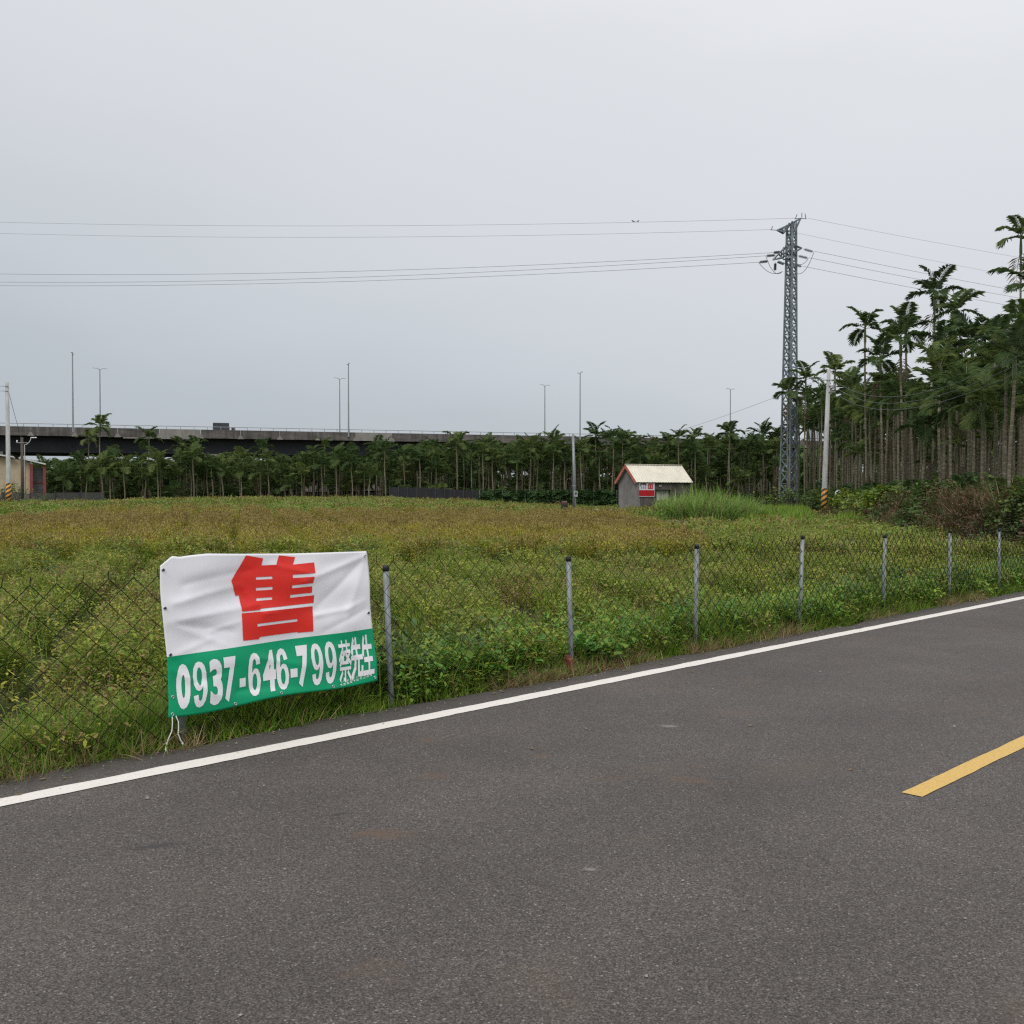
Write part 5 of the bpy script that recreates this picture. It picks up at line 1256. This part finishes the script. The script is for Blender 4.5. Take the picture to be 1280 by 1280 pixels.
# C: brown-topped crop
CROP = [crop_proto('crop_clump', 64, .23, .50, f, [M['crop'], M['seed']], .0125) for f in (.15, .2, .5, .55, .85)]
x, y = wedge(21000, 19.5, 42); k = ok_field(x, y) & (y > 20.2 + 1.6 * (vn(x, y * 0, 3.5) - .5)) & (y < crop_end(x, y)) & ~((furrow(x, y) > .66) & (rng.random(len(x)) < .82))
x2, y2 = wedge(15000, 42, 76); k2 = ok_field(x2, y2) & (y2 < crop_end(x2, y2)) & ~((furrow(x2, y2) > .68) & (rng.random(len(x2)) < .9))
X = np.r_[x[k], x2[k2]]; Y = np.r_[y[k], y2[k2]]; far = np.r_[np.zeros(k.sum()), np.ones(k2.sum())]
bn = -.16 * sm(.4, .9, furrow(X, Y)) + vn(X, Y, 9, 4) * .6 + vn(X, Y, 3, 6) * .4 + .18 * sm(22, 40, Y) - .20 * sm(4, 14, X) + rng.normal(0, .12, len(X))
idx = np.where(bn > .66, 4, np.where(bn > .47, rng.integers(2, 4, len(X)), rng.integers(0, 2, len(X))))
s = rng.uniform(.8, 1.2, len(X)) * (1 + .35 * far); zsc = np.where(far > 0, 1.05, 1.0) * rng.uniform(.8, 1.15, len(X)) * (.85 + .3 * vn(X, Y, 2.2, 8)) * (1 - .45 * sm(.55, .95, furrow(X, Y)))
scatter('crop', np.stack([X, Y, G(X, Y) - .03], 1), np.stack([rng.normal(0, .08, len(X)), rng.normal(0, .08, len(X)), rng.uniform(0, 6.3, len(X))], 1), np.stack([s, s, zsc], 1), idx, CROP,
        'olive and brown seeding crop covering the middle of the field', 'crop')
# D: greener far strip and right corner
FARG = [crop_proto('far_crop_clump', 60, .55, .34, f, [M['far_green'], M['seed']], .026) for f in (.05, .1, .4)]
x, y = wedge(11000, 30, 108); k = ok_field(x, y) & (y > crop_end(x, y) - .8) & ~((np.abs(x - 8) < 3.3) & (np.abs(y - 85.8) < 1.0)) & ~((np.abs(x - 12) < 3.2) & (np.abs(y - 87.4) < 2.2)) & (y < 112) & ~((np.abs(640 + 1280 * x / y - 704) < 16) & (y > 66) & (y < 87)) & ~((640 + 1280 * x / y > 728) & (640 + 1280 * x / y < 782) & (y > 70) & (y < 87)) & ~((640 + 1280 * x / y > 815) & (640 + 1280 * x / y < 945) & (y > 44) & (y < 62))
sow('far_crop', x[k], y[k], FARG, .8, 1.5, 'greener low crop along the far side of the field', 'crop', zs=rng.uniform(.45, .95, k.sum()) * (.6 + .8 * vn(x[k], y[k], 4, 33)))
# B: weedy strip between fence and crop
WEED = [weed_proto(96, .17, .27, .046, [M['weed'], M['weed_dry']], 'weed_clump', d_, 6, .42) for d_ in (.04, .10, .45)] + [grass_proto(40, .16, .36, .007, [M['grass'], M['straw']], 'weed_grass', .6, .35, 3, .18)] + [weed_proto(70, .16, .20, .038, [M['weed_dry'], M['weed']], 'dry_weed_clump', .25, 6, .3)]
x, y = wedge(25000, 4.2, 23, 200); k = ok_field(x, y, .58) & (y < 21.5) & ~((to_s(x, y) > .85) & (to_s(x, y) < 2.85) & (to_t(x, y) < .68))
xr_, yr_ = wedge(7000, 20, 48, 60); kr = ok_field(xr_, yr_) & (yr_ > crop_end(xr_, yr_) - 1) & (xr_ > 3) & (yr_ < 40)
x, y = np.r_[x[k], xr_[kr]], np.r_[y[k], yr_[kr]]
fur = furrow(x, y) + .16 * (vn(x, y, 1.4, 1) - .5)
kp = (fur < .70) | (rng.random(len(x)) < .30) | (to_t(x, y) < 1.6); x, y, fur = x[kp], y[kp], fur[kp]
dn = vn(x, y, 1.5, 9) * .55 + vn(x, y, .5, 10) * .45 + rng.normal(0, .1, len(x))
idx = np.where(dn > .65, 4, np.where(dn > .54, 2, rng.choice([0, 0, 1, 3, 3], len(x))))
sc_ = rng.uniform(.75, 1.3, len(x)) * np.where(y > 20, 1.45, 1); lush = .15 - sm(.5, .95, fur) * .7 + .25 * (vn(x, y, 1.1, 12) - .4)
scatter('weeds', np.stack([x, y, G(x, y)], 1), np.stack([rng.normal(0, .15, len(x)), rng.normal(0, .15, len(x)), rng.uniform(0, 6.3, len(x))], 1), np.stack([sc_, sc_, sc_ * (1.05 + lush)], 1), idx, WEED,
        'mixed green and browning weeds between the fence and the crop', 'weeds')
# A: verge along the fence: tussocks, straw, broad creeping leaves
TUS = [grass_proto(46, .10, .34, .0075, [M['grass'], M['straw']], 'grass_tussock', .5, .35, 4, d_) for d_ in (.02, .08, .2)]
n = 3300; s_ = rng.uniform(-4, 24, n); t_ = .47 + np.abs(rng.normal(0, .38, n)); keep = t_ < 1.7
p = RO[None] + RD[None] * s_[:, None] + RN[None] * t_[:, None]; x, y = p[keep, 0], p[keep, 1]
hsc = (.45 + .75 * sm(.45, .75, t_[keep])) * (.7 + .7 * vn(s_[keep], t_[keep] * 0, 1.2, 3))
sow('verge_grass', x, y, TUS, .8, 1.25, 'long green grass growing through the foot of the fence', 'grass', zs=hsc, tilt=.2)
STRAW = [grass_proto(22, .07, .20, .005, [M['straw'], M['grass']], 'straw_tuft', 1.0, .5, 3, .15)]
n = 3000; s_ = rng.uniform(-4, 24, n); t_ = rng.normal(.45, .065, n) + .1 * (vn(s_, s_ * 0, .8, 5) - .5); keep = (t_ > .30) & (vn(s_, s_ * 0, .9, 7) > .36) & ((s_ > 3.2) | (rng.random(n) < .35))
p = RO[None] + RD[None] * s_[:, None] + RN[None] * t_[:, None]
sow('dry_grass', p[keep, 0], p[keep, 1], STRAW, .5, 1.35, 'dry straw coloured grass along the broken asphalt edge', 'grass', z=np.full(keep.sum(), -.03), tilt=.35)
TALL = [grass_proto(7, .05, .62, .006, [M['straw'], M['grass']], 'tall_stalks', .35, .15, 4, .3)]
n = 150; s_ = rng.uniform(-4, 24, n); t_ = rng.uniform(.5, 1.2, n); p = RO[None] + RD[None] * s_[:, None] + RN[None] * t_[:, None]
sow('dry_stalks', p[:, 0], p[:, 1], TALL, .6, 1.1, 'thin dry stalks rising out of the verge grass', 'grass', tilt=.15)
VINE = [weed_proto(54, .17, .25, .078, [M['vine'], M['weed']], 'broad_leaf_clump', .2, 6, .8) for _ in range(3)]
n = 2300; s_ = rng.uniform(-3.5, 24, n); t_ = .62 + np.abs(rng.normal(0, .55, n)); dens = vn(s_, t_, 1.6, 14) + .35 * np.exp(-((s_ - 4.2) / 1.0) ** 2) + .18 * np.exp(-((s_ - 6) / 1.0) ** 2) + .12 * np.exp(-((s_ + 1) / 1.2) ** 2)
keep = (dens > .50) & ~((s_ > 4.5) & (s_ < 5.0) & (t_ < .8)) & ~((s_ > .8) & (s_ < 2.9) & (t_ < .76)); p = RO[None] + RD[None] * s_[:, None] + RN[None] * t_[:, None]
big_ = np.where((s_ > 3.0) & (s_ < 5.4), 1.0, .62)[keep]
sow('broad_leaf_creeper', p[keep, 0], p[keep, 1], VINE, .85, 1.2, 'broad round leaved creeper spreading along the fence', 'creeper', tilt=.25, xs=big_)
FRESH = [weed_proto(110, .18, .32, .05, [M['vine'], M['weed']], 'fresh_weed_clump', .45, 8, f) for f in (.38, .6)] + [grass_proto(44, .14, .40, .009, [M['grass'], M['weed']], 'fresh_grass', .7, .4, 4, .2)]
n = 2600; s_ = rng.uniform(-4.2, 24, n); t_ = .58 + np.abs(rng.normal(0, .42, n)); keep = (t_ < 1.9) & (vn(s_, t_, .9, 44) > .33) & ~((s_ > 4.55) & (s_ < 4.95) & (t_ < .75)) & ~((s_ > .8) & (s_ < 2.9) & (t_ < .72)); p = RO[None] + RD[None] * s_[:, None] + RN[None] * t_[:, None]
sow('fresh_weeds', p[keep, 0], p[keep, 1], FRESH, .75, 1.25, 'fresh green leafy weeds crowding the foot of the fence', 'weeds', tilt=.22)
DKW = [weed_proto(90, .22, .36, .07, [M['bush'], M['weed']], 'dark_weed_clump', .3, 7, .45)]
n = 420; y = rng.uniform(6, 22, n); x = (rng.uniform(-100, 1300, n) - 640) / 1280 * y; keep = ok_field(x, y, .8) & ((vn(x, y, 1.8, 16) > .70) | (y > 19.5)) & (furrow(x, y) > .35)
s_ = np.r_[rng.uniform(-4, 22, 260), rng.uniform(-4, .8, 120)]; t_ = np.r_[rng.uniform(.7, 1.35, 260), rng.uniform(.5, .9, 120)]; pv = RO[None] + RD[None] * s_[:, None] + RN[None] * t_[:, None]; kv = (vn(s_, t_, 1.1, 40) > .45) & ~((s_ > .8) & (s_ < 2.9) & (t_ < .8))
xx = np.r_[x[keep], rng.uniform(-3.6, 3.4, 70), pv[kv, 0]]; yy = np.r_[y[keep], rng.normal(19.8, .35, 70), pv[kv, 1]]
sow('dark_weeds', xx, yy, DKW, .8, 1.4, 'darker leafy weeds in clumps and along the crop edge', 'weeds')
# reeds beside the hut, rank grass round the striped pole
REED = [grass_proto(30, .35, 2.0, .055, [M['reed'], M['straw']], 'reed_clump', .30, .22, 5, .06) for _ in range(3)]
n = 340; a = rng.uniform(0, 6.3, n); r = np.sqrt(rng.random(n)); x = 11.1 + 2.75 * r * np.cos(a); y = 58.5 + 3.2 * r * np.sin(a)
sow('reeds', x, y, REED, .75, 1.2, 'stand of tall bright green reed grass beside the hut', 'reeds', zs=rng.uniform(.6, 1.15, n) * (1 - .3 * r))
RANK = [grass_proto(40, .4, .75, .035, [M['grass'], M['straw']], 'rank_grass', .5, .3, 4, .05)]
n = 620; y = rng.uniform(46, 78, n); x = wallx(y) - 1.0 - rng.gamma(1.6, 1.5, n); pxr = 640 + 1280 * x / y; keep = (pxr > 930) & (vn(x, y, 5, 19) > .3) & ~((np.abs(pxr - 1030) < 22) & (y < 72))
sow('rank_grass', x[keep], y[keep], RANK, .7, 1.2, 'rank green grass mound round the striped utility pole', 'grass')
# grit and fallen leaves on the shoulder of the road
mb = MB()
for _ in range(900):
    s_ = rng.uniform(-4, 20); t_ = rng.normal(.27, .12) if rng.random() < .7 else rng.uniform(-6, .3)
    if not -6 < t_ < .42: continue
    c = rp(s_, t_, .004); r_ = abs(rng.normal(0, .004)) + .002; a = rng.uniform(0, 6.3)
    vs = [c + Vector((math.cos(a + k * 1.57) * r_ * rng.uniform(.6, 1.2), math.sin(a + k * 1.57) * r_ * rng.uniform(.6, 1.2), 0)) for k in range(4)] + [c + Vector((0, 0, r_ * rng.uniform(.5, 1.1)))]
    mb.add(vs, [(0, 1, 4), (1, 2, 4), (2, 3, 4), (3, 0, 4)], 0)
o = mb.build('gravel', rough_mat('grit', (.12, .11, .10), (.36, .34, .31), 9, .9)); tag(o, 'loose grit scattered on the road shoulder', 'gravel', kind='stuff')
random.seed(61); mb = MB()
for _ in range(120):
    s_ = random.uniform(-3, 18); t_ = random.gauss(.33, .1) if random.random() < .85 else random.uniform(-5, .3)
    if t_ > .4: continue
    p = rp(s_, t_, .008); leafq(mb, p, random.uniform(.02, .05), random.uniform(0, 6.3), random.uniform(-.02, .15), 0, random.random(), .45)
o = mb.build('fallen_leaves', M['weed_dry']); tag(o, 'small fallen dry leaves on the road edge', 'leaves', kind='stuff')
print('palms', _palm_n, nR, nB, 'grove', len(stuff_palms))
